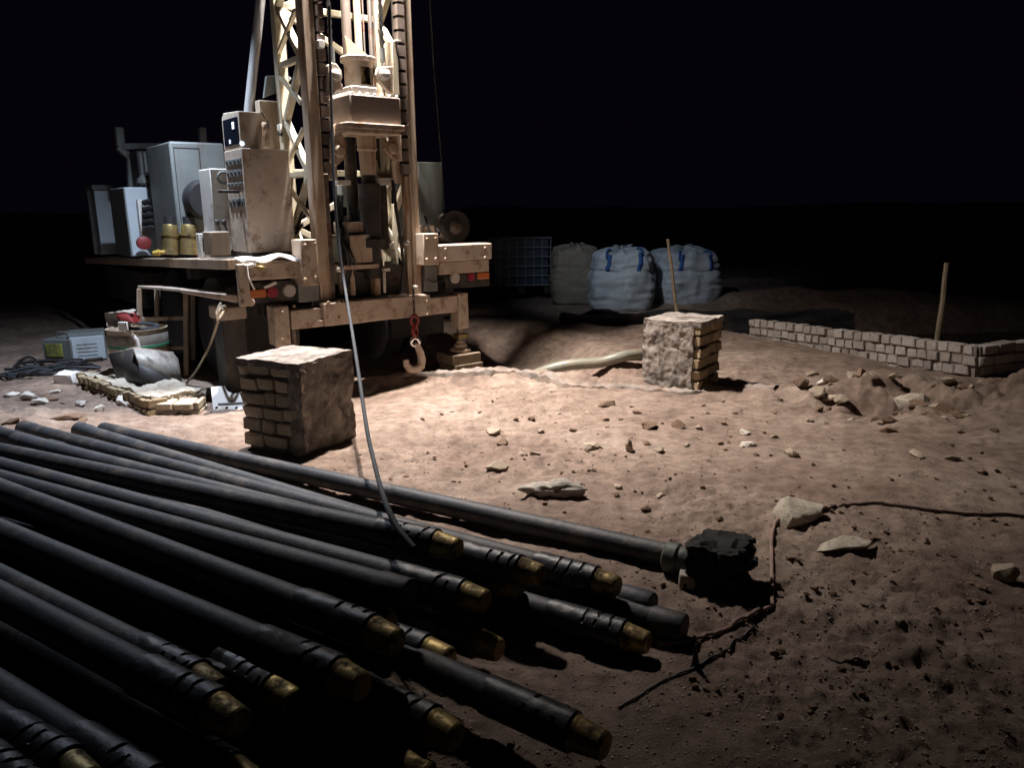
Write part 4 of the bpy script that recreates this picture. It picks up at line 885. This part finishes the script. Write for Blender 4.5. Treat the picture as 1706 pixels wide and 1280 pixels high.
# ------------------------------------------------------------------ stones
def hull_rock(seed, n=15, flat=1.0, fine=False):
    r = random.Random(seed); bm = bmesh.new()
    for _ in range(n):
        v = Vector((r.gauss(0, 1), r.gauss(0, 1), r.gauss(0, 1))).normalized() * r.uniform(0.8, 1.05); bm.verts.new((v.x, v.y, v.z * flat))
    bmesh.ops.convex_hull(bm, input=bm.verts[:], use_existing_faces=False)
    for v in [v for v in bm.verts if not v.link_faces]: bm.verts.remove(v)
    if fine:
        bmesh.ops.triangulate(bm, faces=bm.faces[:]); bmesh.ops.subdivide_edges(bm, edges=bm.edges[:], cuts=3, use_grid_fill=True)
        for v in bm.verts: v.co *= 1 + 0.13 * mnoise.fractal(v.co * 1.6 + Vector((seed, 1, 2)), 1.0, 2.0, 4)
    return bm
ROCKS = {}
def rock_mesh(k, mt):
    if (k, mt) not in ROCKS:
        bm = hull_rock(k, 17, fine=True); me = bpy.data.meshes.new('stone'); bm.to_mesh(me); bm.free(); me.materials.append(M[mt]); me.polygons.foreach_set('use_smooth', [True] * len(me.polygons)); me.set_sharp_from_angle(angle=rad(28)); ROCKS[(k, mt)] = me
    return ROCKS[(k, mt)]
def stone(label, px, py, w, h, mt='stone', name='stone', seed=None, group=None, cat='stone', rot=None, yd=0.8):
    p = GG(px, py); s = depth(p) / FOC; seed = random.randint(0, 12) if seed is None else seed
    o = bpy.data.objects.new(name, rock_mesh(seed, mt)); COL.objects.link(o)
    sx, sz = w * s * 0.6, h * s * 0.62
    o.scale = (sx, sx * yd, max(sz * 0.9, 0.006)); o.location = (p.x, p.y + sx * yd * 0.6, gz(p.x, p.y + sx * yd * .6) + sz * 0.32)
    o.rotation_euler = (random.uniform(-.2, .2), random.uniform(-.15, .15), random.uniform(0, 6.28) if rot is None else rot); tag(o, label, cat, group); return o
stone('large pale angular rock where the thin hose bends, right foreground', 1336, 874, 86, 56, 'palerock', seed=3, rot=0.3, cat='rock', name='rock')
stone('flat pale slab of stone lying just below the large angular rock', 1412, 918, 96, 30, 'palerock', seed=5, rot=0.2, yd=0.5, cat='rock', name='rock')
stone('square dark block of stone at the right edge of the foreground', 1680, 972, 44, 50, seed=6, cat='rock', name='rock')
stone('pale boulder on the dirt bank below the brick wall corner', 1530, 672, 54, 42, 'palerock', seed=8, cat='rock', name='rock')
stone('flat dark triangular stone midway between near pillar and cloth lump', 830, 782, 44, 20, seed=2, yd=.6)
stone('upright pointed stone standing on the sand in the middle distance', 1048, 752, 26, 34, seed=7, yd=.5)
stone('low flat stone just left of the upright pointed stone', 983, 748, 42, 12, seed=4, yd=.5)
stone('small stone just right of the upright pointed stone', 1098, 754, 20, 12, seed=1)
stone('broken brick lump above the upright pointed stone', 1084, 716, 36, 18, 'clod', seed=9)
stone('dark clod of earth just right of the broken brick lump', 1132, 716, 22, 20, 'clod', seed=10)
stone('flat stone near the sump lip, left of the far pillar', 1012, 678, 34, 11, 'clod', seed=11, yd=.5)
stone('upper white stone of the two below the far pillar', 1243, 724, 20, 12, 'whitestone', seed=2)
stone('lower flat white stone of the two below the far pillar', 1246, 744, 32, 10, 'whitestone', seed=4, yd=.5)
stone('lone grey stone on bare sand, below the two white stones', 1323, 762, 24, 22, seed=1)
stone('bright white chip in the rubble right of the far pillar', 1376, 639, 26, 14, 'whitestone', seed=5)
stone('tan stone at the left of the rubble beyond the white chip', 1355, 627, 30, 12, seed=3, yd=.5)
stone('long pale stone at the right of the rubble beyond the white chip', 1426, 634, 50, 20, seed=12, yd=.5)
stone('dusty stone half buried in front of the white chip', 1394, 650, 40, 14, seed=7)
stone('stone at the foot of the wooden pole', 1580, 648, 26, 14, seed=9)
stone('stone at the foot of the brick wall corner', 1642, 646, 22, 16, seed=0)
stone('flat stone on the dirt bank near the right edge', 1530, 762, 38, 14, seed=11, yd=.5)
stone('pale stone on the dirt bank, right of the flat one', 1590, 768, 24, 10, seed=2)
stone('bright white cube-like stone on the lit sand at the left', 163, 686, 18, 20, 'whitestone', seed=6, name='stone')
stone('white slanted stone left of the cube-like one', 132, 678, 22, 12, 'whitestone', seed=4)
stone('white block set on the front of the brick ledge', 206, 676, 34, 30, 'whitestone', seed=0)
stone('white brick piece nearest the left edge among the rubble', 42, 668, 24, 18, 'whitestone', seed=5)
stone('white rubble piece between the brick piece and the slanted stone', 64, 676, 24, 12, 'whitestone', seed=8)
stone('small white bar of stone lying above the rubble at left', 90, 656, 22, 8, 'whitestone', seed=9, yd=.4)
stone('brown broken tile lying in the rubble at left', 76, 668, 26, 12, 'clod', seed=3)
stone('flat brown slab lying in front of the white stones at left', 104, 700, 52, 10, 'clod', seed=10, yd=.5)
stone('thin dark flake on the sand in front of the cube-like stone', 136, 704, 32, 6, 'clod', seed=7, yd=.4)
stone('pale stone at the left edge beyond the pipes', 14, 662, 26, 10, 'whitestone', seed=1, yd=.5)
stone('brown clod at the left edge just beyond the pipes', 14, 706, 34, 12, 'clod', seed=12)
for px, py, w in [(820, 724, 24), (836, 740, 22), (868, 760, 14), (892, 759, 18), (902, 722, 14), (886, 700, 14), (704, 700, 9), (735, 690, 7), (752, 688, 7), (955, 722, 12), (1008, 702, 18), (1062, 690, 14),
                  (1165, 716, 14), (1205, 708, 12), (1078, 742, 14), (1200, 742, 14), (1145, 745, 12), (1290, 730, 12), (950, 806, 12), (1030, 815, 16), (1028, 828, 12), (1100, 830, 14), (1078, 850, 16), (1200, 868, 12), (1080, 888, 10),
                  (1460, 700, 16), (1500, 690, 20), (1420, 690, 14), (1610, 700, 16), (1660, 720, 14), (1640, 790, 18), (1590, 930, 12), (1630, 1060, 14), (1440, 1010, 12), (1500, 1040, 18), (1290, 690, 10), (1350, 700, 12), (1440, 664, 18), (1462, 668, 22), (1484, 676, 16), (1500, 664, 20), (1450, 684, 14), (1515, 690, 18), (1545, 690, 14), (1405, 672, 14), (1470, 708, 12), (1560, 660, 16), (1600, 655, 18), (1615, 668, 14), (1660, 660, 16), (1385, 662, 12), (1330, 652, 12), (1300, 668, 10), (1225, 690, 10), (1180, 690, 9), (1260, 760, 9), (1180, 770, 9), (860, 700, 9), (930, 690, 9), (800, 690, 8), (980, 690, 8)]:
    ar = ('in the rubble below the low brick wall' if px > 1380 and py < 725 else 'on the right foreground sand' if py > 780 and px > 1380 else 'on the sand just beyond the far pipe' if py > 780
          else 'on the sand left of the upright pointed stone' if px < 1048 else 'on the sand right of the upright pointed stone')
    stone('small loose brown stone ' + ar, px, py, w * 1.1, w * 0.6, random.choice(['clod', 'stone', 'clod']), name='small_stone', group='small stones ' + ar)
# crumbs too many to count
def crumbs():
    mb = MB(); sh = []
    for k in range(8):
        bm = hull_rock(100 + k, 9); bm.verts.index_update(); sh.append(([v.co.copy() for v in bm.verts], [[v.index for v in f.verts] for f in bm.faces])); bm.free()
    r = random.Random(5); n = 6500
    P_ = [G(r.uniform(-40, 1750), 630 + (1300 - 630) * r.random() ** 1.3, 0) for _ in range(n)]; X_ = np.array([p.x for p in P_]); Y_ = np.array([p.y for p in P_])
    Z_ = height(X_, Y_); D_ = 0.32 + 0.8 * vnoise(X_ * 1.1, Y_ * 1.1, 77) + 0.3 * vnoise(X_ * 4, Y_ * 4, 78)
    for i in range(n):
        if r.random() > D_[i]: continue
        s = 0.003 + 0.016 * r.random() ** 6; vs, fs = sh[r.randrange(8)]; a = r.random() * 6.28; ca, sa = math.cos(a), math.sin(a)
        x, y, z = X_[i], Y_[i], Z_[i]
        mb.add([(x + s * (v.x * ca - v.y * sa) * 1.3, y + s * (v.x * sa + v.y * ca), z + s * 0.3 + s * v.z * 0.8) for v in vs], fs)
    m2 = MB(); n2 = 15000
    P_ = [G(r.uniform(-40, 1750), 640 + (1300 - 640) * r.random() ** 1.15, 0) for _ in range(n2)]; X_ = np.array([p.x for p in P_]); Y_ = np.array([p.y for p in P_]); Z_ = height(X_, Y_)
    for i in range(n2):
        s = 0.0016 + 0.0045 * r.random() ** 2; vs, fs = sh[i % 8]; m2.add([(X_[i] + s * v.x * 1.4, Y_[i] + s * v.y, Z_[i] + s * (0.2 + v.z * 0.7)) for v in vs], fs)
    tag(m2.build('grit', M['grit'], None, 0, False), 'pale grit scattered over the sand', 'grit', kind='stuff')
    tag(mb.build('gravel', M['clod'], None, 0, False), 'crumbs of earth and gravel strewn over the sand', 'gravel', kind='stuff')
crumbs()
r_ = random.Random(31)
for k in range(34):
    px = r_.gauss(1490, 85); py = 655 + abs(r_.gauss(0, 26)) + (px - 1400) * 0.05; w = r_.choice([12, 16, 20, 26, 32])
    if px < 1330 or px > 1700: continue
    stone('broken clod or stone heaped in the churned soil below the low brick wall', px, py, w, w * r_.uniform(0.45, 0.75), r_.choice(['clod', 'clod', 'stone']), name='rubble_piece', group='rubble below the low brick wall', cat='rubble')
# crumpled cloth lump
def lump():
    p = GG(925, 830); s = depth(p) / FOC; bm = bmesh.new(); bmesh.ops.create_icosphere(bm, subdivisions=4, radius=1.0)
    for v in bm.verts:
        n = mnoise.fractal(v.co * 1.7 + Vector((4, 1, 2)), 1.0, 2.0, 4); f = 1 + 0.35 * n - 0.25 * math.exp(-((v.co.x + 0.25) / 0.13) ** 2); v.co *= f
        v.co.x *= 50 * s; v.co.y *= 20 * s; v.co.z *= 16 * s
    me = bpy.data.meshes.new('cloth_lump'); bm.to_mesh(me); bm.free(); me.materials.append(M['cloth'])
    o = bpy.data.objects.new('cloth_lump', me); COL.objects.link(o); o.location = p + Vector((0, 0.05, 0.03)); tag(o, 'crumpled dusty cloth lump on the sand beyond the pipes', 'cloth')
    me.polygons.foreach_set('use_smooth', [True] * len(me.polygons))
lump()

# ------------------------------------------------------------------ hoses, wires and poles on the ground
def gtube(l, r):
    q = smooth(gpts(l, r), 10); z = height(np.array([p.x for p in q]), np.array([p.y for p in q])); return [Vector((p.x, p.y, float(zz) + r * 1.1)) for p, zz in zip(q, z)]
def gpts(l, r): return [Vector((p.x, p.y, p.z + r)) for p in (GG(*q) for q in l)]
tag(MB().tube(gtube([(1366, 856), (1390, 847), (1440, 842), (1500, 846), (1560, 854), (1630, 860), (1720, 866)], 0.009), 0.0085, 8).build('ground_hose', M['brownhose']), 'dark brown hose running out to the right edge across the sand', 'hose')
tag(MB().tube(gtube([(1318, 864), (1300, 868), (1288, 885), (1285, 915), (1286, 955), (1286, 1000), (1284, 1015), (1262, 1022), (1225, 1040), (1180, 1062), (1140, 1074), (1095, 1078)], 0.011), 0.0085, 8).build('thin_hose', M['pinkhose']), 'thin reddish hose bending past the drill bit towards the pipes', 'hose')
tag(MB().tube(gtube([(1262, 1046), (1230, 1068), (1200, 1090), (1168, 1110), (1130, 1125), (1095, 1142), (1060, 1165), (1030, 1182)], 0.005), 0.0038, 6).build('black_wire', M['rubber']), 'thin black wire on the sand below the thin reddish hose', 'wire')
tag(MB().tube(gtube([(1380, 1098), (1400, 1103), (1422, 1106), (1448, 1102)], 0.004), 0.004, 6).build('wire_scrap', M['rubber']), 'short curved scrap of wire on the right foreground sand', 'wire')
p = GG(1158, 1110); tag(MB().lathe(p - Vector((0, 0, .01)), p + Vector((0, 0, 0.085)), [(0, 0.02), (0.15, 0.014), (1, 0.003)], 10).build('metal_spike', M['dark']), 'small dark spike standing in the sand beside the lowest pipe', 'spike')
tag(MB().tube(smooth([GG(1100, 606) + Vector((0.0, 0, .06)), GG(1050, 606) + Vector((0, 0, .10)), G(1000, 604, 0.10), G(950, 608, 0.08), G(915, 616, 0.03), G(885, 628, -0.05), G(850, 640, -0.12)]), 0.055, 14).build('suction_hose', M['bighose']), 'thick cream suction hose arching out of the sump beside the far pillar', 'hose')
def pole(label, b, t, yb, r, m='wood'):
    p = DY(*b, yb); q = DY(*t, yb + 0.02); p.z -= 0.06
    o = MB().tube([p.lerp(q, k / 6) + Vector((0.006 * math.sin(k * 2), 0, 0)) for k in range(7)], [r * (1.15 - 0.04 * k) for k in range(7)], 8).build('wooden_pole', M[m]); tag(o, label, 'pole')
pp = GG(1556, 617); pole('wooden pole leaning by the brick wall at right', (1556, 617), (1578, 438), pp.y - 0.03, 0.026)
pole('thin wooden pole rising behind the far pillar', (1131, 540), (1113, 398), 9.6, 0.020)
# far timbers along the second pit
t0, t1 = G(940, 528, 0.12), G(1090, 532, 0.12)
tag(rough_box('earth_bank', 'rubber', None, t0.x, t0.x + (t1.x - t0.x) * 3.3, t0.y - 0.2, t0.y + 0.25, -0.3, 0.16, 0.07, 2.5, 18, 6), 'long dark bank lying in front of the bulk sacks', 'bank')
k0 = W((cx, 0.07, 0)); kz = gz(k0.x, k0.y); kt = zf - 0.012
blk = empty('jack_block', (k0.x, k0.y, kz), YAW); tag(blk, 'wooden block stack under the right jack foot of the rig', 'block')
nb = max(2, int((kt - kz + 0.02) / 0.09)); hh = (kt - kz + 0.02) / nb
for k in range(nb):
    mb = MB(); mb.box(-0.17, 0.17, -0.15, 0.15, -0.02 + k * hh, -0.02 + (k + 1) * hh - 0.004) if k % 2 else mb.box(-0.19, 0.15, -0.14, 0.16, -0.02 + k * hh, -0.02 + (k + 1) * hh - 0.004)
    mb.build('plank', M['wood'], blk, 0.008)

# ------------------------------------------------------------------ bulk sacks and tank behind
def sack(label, px, base, w, top, y, m, seed, straps=True):
    p = DY(px, base, y); s = depth(p) / FOC; a = w * s / 2; H = (base - top) * s; e = empty('bulk_sack', p, random.uniform(-.2, .3)); tag(e, label, 'sack', 'bulk sacks behind the sump')
    nz, na = 46, 84; vs = []; fs = []
    def surf(t, th, off=0.0):
        if t < 0.82: r = 0.90 + 0.12 * math.sin(math.pi * (t / 0.82) ** 0.8) ; z = t / 0.82 * 0.86
        else:
            q = (t - 0.82) / 0.18; r = 0.90 * math.cos(q * math.pi / 2) ** 0.7 + 0.0; z = 0.86 + 0.10 * math.sin(q * math.pi / 2) + 0.02 * math.sin(7 * th) * q
        c, sn = math.cos(th), math.sin(th); se = (abs(c) ** 4.2 + abs(sn) ** 4.2) ** (-1 / 4.2)
        se = lerp(se, 1.0, 0.25)
        q3 = Vector((c * 2.2, sn * 2.2, z * 3.0 + seed)); n = mnoise.fractal(q3, 1.0, 2.0, 4)
        fold = 0.5 * abs(mnoise.noise(Vector((c * 1.5, sn * 1.5, z * 9 + seed * 3)))) + 0.3 * abs(mnoise.noise(Vector((c * 7, sn * 7, z * 2 + seed))))
        k = 1 + 0.06 * n - 0.17 * fold * (0.45 + z) - 0.05 * math.exp(-((z - 0.62) / 0.03) ** 2); rr = a * r * se * k + off
        return Vector((rr * c, rr * sn, max(0, H * z * (1 + 0.09 * n * z))))
    for i in range(nz):
        for j in range(na): vs.append(surf(i / (nz - 1) * 0.995, 2 * math.pi * j / na))
    for i in range(nz - 1):
        for j in range(na): fs.append((i*na+j, i*na+(j+1) % na, (i+1)*na+(j+1) % na, (i+1)*na+j))
    fs.append(tuple((nz-1)*na + j for j in range(na)))
    MB().add(vs, fs).build('sack_body', M[m], e)
    # gathered spout
    vs = []; fs = []
    for i, (z, r) in enumerate(((0.90, 0.30), (0.95, 0.16), (0.97, 0.13), (1.0, 0.22), (1.01, 0.26))):
        for j in range(28): t = 2 * math.pi * j / 28; k = 1 + 0.25 * math.sin(7 * t + i + seed); vs.append((a * r * k * math.cos(t) + 0.05 * a, a * r * k * math.sin(t), H * z + 0.02 * math.sin(3 * t)))
    for i in range(4):
        for j in range(28): fs.append((i*28+j, i*28+(j+1) % 28, (i+1)*28+(j+1) % 28, (i+1)*28+j))
    MB().add(vs, fs).build('spout', M[m], e)
    if straps:
        for th in (-2.05, -1.1, 0.7, 2.4):
            wv = 0.06; vs = []; fs = []
            for i in range(14):
                t = lerp(0.60, 0.87, i / 13)
                for dth in (-wv, wv): vs.append(surf(t, th + dth + 0.05 * (i / 13), 0.010))
            for i in range(13): fs.append((2*i, 2*i+1, 2*i+3, 2*i+2))
            o = MB().add(vs, fs).build('strap', M['strap'], e); md = o.modifiers.new('t', 'SOLIDIFY'); md.thickness = 0.006
        for th in (-2.1, -0.96, 0.9, 2.2):
            q = surf(0.9, th); o = MB().torus(q - Vector((0, 0, 0.05)), 0.09, 0.016, (math.cos(th + 1.57), math.sin(th + 1.57), 0), 18, 6, arc=(0, 6.28)).build('lifting_loop', M['strap'], e)
sack('bright pale blue bulk sack with blue straps, middle of the three', 1034, 512, 110, 412, 12.6, 'bagblue', 1.0)
sack('dusty brown bulk sack at the left of the three, partly hidden', 958, 502, 82, 408, 13.4, 'bagbrown', 4.0, False)
sack('dim pale blue bulk sack at the right, behind the thin pole', 1134, 510, 112, 412, 13.1, 'bagblue', 8.0)
ib = DY(869, 488, 14.2); s = depth(ib) / FOC; iw = 98 * s; ih = 90 * s
ibc = empty('liquid_tote', ib, 0.1); tag(ibc, 'dark blue caged liquid tote on a pallet left of the sacks', 'tank')
rough_box('tank_shell', 'tank', ibc, -iw/2 + .04, iw/2 - .04, 0.04, iw - .04, 0.14, ih - 0.02, 0.012, 3, 8, 2)
for k in range(8):
    x = lerp(-iw/2, iw/2, k / 7); MB().cyl((x, 0, 0.12), (x, 0, ih), 0.012, n=6).build('cage_bar', M['cage'], ibc)
    MB().cyl((-iw/2, lerp(0, iw, k / 7), 0.12), (-iw/2, lerp(0, iw, k / 7), ih), 0.012, n=6).build('cage_bar', M['cage'], ibc)
for k in range(6):
    z = lerp(0.14, ih, k / 5); MB().cyl((-iw/2 - .02, -0.012, z), (iw/2 + .02, -0.012, z), 0.013, n=6).build('cage_bar', M['cage'], ibc); MB().cyl((-iw/2 - .012, 0, z), (-iw/2 - .012, iw, z), 0.013, n=6).build('cage_bar', M['cage'], ibc)
mb = MB(); [mb.box(x - 0.06, x + 0.06, 0, iw, -0.02, 0.11) for x in (-iw/2 + .06, 0, iw/2 - .06)]; mb.build('pallet', M['dark'], ibc)

# ------------------------------------------------------------------ left side clutter
# welding machine with yellow front
p = GG(98, 604); s = depth(p) / FOC
w, h = 52 * s, 38 * s
gen = empty('welding_machine', p, rad(-8)); tag(gen, 'small grey machine with a yellow-green front and top handle by the cables', 'machine')
def gp(name, m, fn, par=None): mb = MB(); fn(mb); return mb.build(name, M[m], par or gen, 0.006)
gp('casing', 'grey', lambda m: m.box(-w/2, w/2, 0.0, 0.5, 0.03, h)); gp('front_panel', 'genyel', lambda m: m.box(-w * .38, w * .2, -0.012, -0.001, h * .25, h * .82))
gp('side_panel', 'genyel', lambda m: m.box(w/2 + .001, w/2 + 0.10, 0.1, 0.45, 0.08, h * .85)); gp('handle', 'grey', lambda m: m.tube([(-w*.15, .1, h - .01), (-w*.13, .1, h + .07), (w*.22, .1, h + .07), (w*.25, .1, h - .01)], 0.013, 8))
for x in (-w*.4, w*.4): gp('foot', 'rubber', lambda m: m.box(x - .03, x + .03, 0.02, 0.48, -0.02, 0.029))
# pale blue case
p = GG(150, 604); s = depth(p) / FOC; w, h = 54 * s, 48 * s
cs = empty('electric_cabinet', p, rad(28)); tag(cs, 'pale blue metal case with dark side standing left of the hopper', 'case')
def cp(name, m, fn): mb = MB(); fn(mb); return mb.build(name, M[m], cs, 0.006)
cp('casing', 'grey', lambda m: m.box(-w*.5, w*.5, 0.012, 0.45, 0.0, h)); cp('door', 'blueplate', lambda m: m.box(-w*.46, w*.46, -0.01, 0.011, 0.03, h - .03))
for k in range(4): cp('door_slot', 'grey', lambda m: m.box(-w*.3, w*.25, -0.016, -0.0102, h*(.25 + .13*k), h*(.27 + .13*k)))
cp('handle', 'dark', lambda m: m.tube([(-w*.1, -.01, 0.03), (-w*.1, -.06, 0.05), (w*.35, -.06, 0.05), (w*.35, -.01, 0.03)], 0.012, 8))
# cable tangle
for k, (c, lab, m) in enumerate((((78, 616), 'dark cable tangled in loops below the yellow-green machine', 'rubber'), ((62, 622), 'grey cable coiled loosely on the sand at left', 'hose'), ((100, 622), 'black cable bundle in front of the pale blue case', 'rubber'))):
    base = GG(*c); r_ = random.Random(k + 3); pl = []; th = 0
    for i in range(26):
        th += r_.uniform(0.5, 1.0); rr = r_.uniform(0.12, 0.36); x, y = base.x + rr * math.cos(th) * 1.2, base.y + rr * math.sin(th) * 0.8
        pl.append((x, y, gz(x, y) + 0.02 + 0.05 * r_.random()))
    tag(MB().tube(smooth(pl, 5), 0.014, 7).build('cable_tangle', M[m]), lab, 'cable')
tag(MB().tube(gtube([(22, 620), (36, 604), (52, 600), (66, 606), (74, 614)], 0.03), 0.013, 7).build('cable_loop', M['rubber']), 'single dark cable loop reaching left from the tangle', 'cable')
p = GG(106, 640); s = depth(p) / FOC
tag(rough_box('paper_sack', 'whitecloth', None, p.x - 15*s, p.x + 15*s, p.y, p.y + .2, p.z, p.z + 15*s, 0.02, 6, 6, 4), 'flattened white sack lying beside the brick ledge', 'sack')
# steel hopper: bent plate trough standing on its corner
hy = 6.75
def HP(px, py, dy=0.0): return DY(px, py, hy + dy)
hop = empty('steel_hopper', HP(245, 652), 0); hop_l = hop.location.copy(); tag(hop, 'rusty steel hopper with a pale scuffed plate on the brick ledge', 'hopper')
def hpart(name, m, pts, t=0.012):
    o = MB().add([Vector(q) - hop_l for q in pts], [tuple(range(len(pts)))]).build(name, M[m], hop); md = o.modifiers.new('t', 'SOLIDIFY'); md.thickness = t; md.offset = 0; return o
hpart('left_plate', 'rustpaint', [HP(181, 590, .25), HP(224, 580, .05), HP(231, 611, -.15), HP(236, 650, -.12), HP(200, 646, .1)]).data.materials[0] = M['dark']
hpart('right_plate', 'hopper', [HP(222, 581, .0), HP(287, 588, .35), HP(296, 598, .35), HP(304, 640, .22), HP(296, 638, .15), HP(231, 607, -.16)])
hpart('lower_plate', 'dark', [HP(231, 606, -.17), HP(297, 637, .13), HP(294, 651, .10), HP(262, 658, -.05), HP(236, 652, -.13)])
hpart('back_plate', 'rustpaint', [HP(181, 590, .27), HP(224, 579, .08), HP(290, 587, .38), HP(262, 640, .3), HP(205, 646, .2)])
MB().lathe(HP(305, 655, .2) - hop_l, HP(304, 640, .2) - hop_l, [(0, .05), (.35, .05), (.4, .025), (.7, .025), (.75, .035), (1, .035)], 14).build('outlet_nozzle', M['clear'], hop)
MB().tube([HP(200, 646, .1) - hop_l, HP(194, 634, .1) - hop_l, HP(206, 650, .0) - hop_l, HP(232, 652, -.14) - hop_l], 0.012, 6).build('frame_edge', M['steel'], hop)
# tub behind the hopper
p = DY(232, 580, 7.3); s = depth(p) / FOC; r = 46 * s
tub = empty('wash_tub', (p.x, p.y, p.z), 0); tag(tub, 'round dusty tub with a green and white band behind the hopper', 'tub')
MB().lathe((0, 0, -0.32), (0, 0, 0.20), [(0, r * .8), (0.5, r * .95), (0.97, r), (1, r * 1.03), (1, r * .97), (0.75, r * .9)], 36).build('tub_wall', M['stone'], tub)
MB().lathe((0, 0, 0.02), (0, 0, 0.16), [(0, r * .985), (0.1, r * 1.0), (0.9, r * 1.012), (1, r * .99)], 36, False).build('white_band', M['hopper'], tub)
MB().lathe((0, 0, 0.03), (0, 0, 0.055), [(0, r * 1.0), (0.1, r * 1.008), (0.9, r * 1.009), (1, r * 1.0)], 36, False).build('green_stripe', M['green'], tub)
MB().torus((0.05, -0.05, 0.22), r * .6, 0.018, (0.1, 0, 1), 28, 6).build('coil', M['hose'], tub)
MB().tube([(0.0, -r * .98, 0.21), (0.07, -r * 1.02, 0.19), (0.12, -r * 1.03, 0.12), (0.13, -r * 1.03, 0.03)], 0.02, 8).build('handle', M['white'], tub)
q = DY(199, 543, 7.05); tag(rough_box('bundled_jacket', 'cloth', None, q.x - .12, q.x + .08, q.y, q.y + .2, q.z - .03, q.z + .11, 0.06, 6, 9, 8), 'grey cloth bundle heaped on the edge of the tub', 'cloth')
q = DY(208, 541, 7.0); tag(rough_box('red_cloth', 'red', None, q.x - .05, q.x + .10, q.y, q.y + .12, q.z + .02, q.z + .08, 0.04, 8, 7, 18), 'crumpled red cloth on top of the grey bundle', 'cloth')
q = DY(204, 548, 6.9); tag(MB().box(q.x - .035, q.x + .045, q.y, q.y + .02, q.z - .02, q.z + .06).build('paper_packet', M['whitecloth'], None, .004), 'small white packet tucked under the red cloth', 'packet')
# stand behind: angle-iron frame with a plank on top
def SF(px, py, dy=0.0): return DY(px, py, 7.55 + dy)
st = empty('frame_stand', SF(270, 620), 0); stl = st.location.copy(); tag(st, 'brown angle-iron stand with a board top beside the rig', 'stand')
def sp_(name, m, fn): mb = MB(); fn(mb); return mb.build(name, M[m], st, 0.004)
sp_('board_top', 'paint', lambda m: m.hexa([SF(229, 480) - stl, SF(384, 494, -.55) - stl, SF(384, 492, -.2) - stl, SF(262, 480, .5) - stl], [SF(229, 476) - stl, SF(384, 488, -.55) - stl, SF(384, 486, -.2) - stl, SF(262, 476, .5) - stl]))
for a, b, d in (((233, 481), (233, 640), 0), ((310, 490), (311, 640), 0.0), ((262, 482), (262, 600), .5), ((322, 488), (323, 600), .4)):
    sp_('leg', 'rustpaint', lambda m: m.bar(SF(*a, d) - stl, SF(*b, d) - stl, 0.045, 0.045))
for a, b, d in (((233, 578), (311, 579), 0), ((233, 532), (311, 530), .02), ((233, 579), (262, 560), 0)): sp_('rail', 'rustpaint', lambda m: m.bar(SF(*a, d) - stl, SF(*b, d + (.5 if b[0] == 262 else 0)) - stl, 0.04, 0.04))
# rope from the outrigger to the hopper nozzle
tag(MB().tube(smooth([W(RP(368, 505, .33)), W(RP(361, 520, .28)), W(RP(363, 535, .26)), W(RP(366, 515, .27)), W(RP(375, 512, .3)), W(RP(362, 540, .26)), DY(350, 575, 6.75), DY(332, 610, 6.8), DY(316, 632, 6.88), DY(307, 643, 6.94)]), 0.011, 7).build('rope', M['rope']), 'pale rope sagging from the rig outrigger to the hopper nozzle', 'rope')
# white notched steel plate behind the near pillar
q = GG(378, 684); pl = [(351, 645), (374, 643), (379, 652), (388, 656), (404, 655), (420, 650), (420, 682), (355, 684)]
np_ = empty('notched_plate', q, 0); tag(np_, 'white steel plate with a curved notch standing behind the near pillar', 'plate')
def NP(px, py, dy): v = DY(px, py, q.y + dy + (684 - py) * 0.005); return v - q
MB().prism(pl, lambda a, b: NP(a, b, 0.0), lambda a, b: NP(a, b, 0.02)).build('plate', M['white'], np_, 0.003)
MB().prism([(363, 672), (420, 669), (420, 671), (363, 674)], lambda a, b: NP(a, b, -0.012), lambda a, b: NP(a, b, -0.002)).build('rib', M['dark'], np_)
for a in (361, 378, 394): MB().cyl(NP(a, 680, -0.006), NP(a, 680, -0.001), 0.012, n=10).build('bolt_hole', M['dark'], np_)
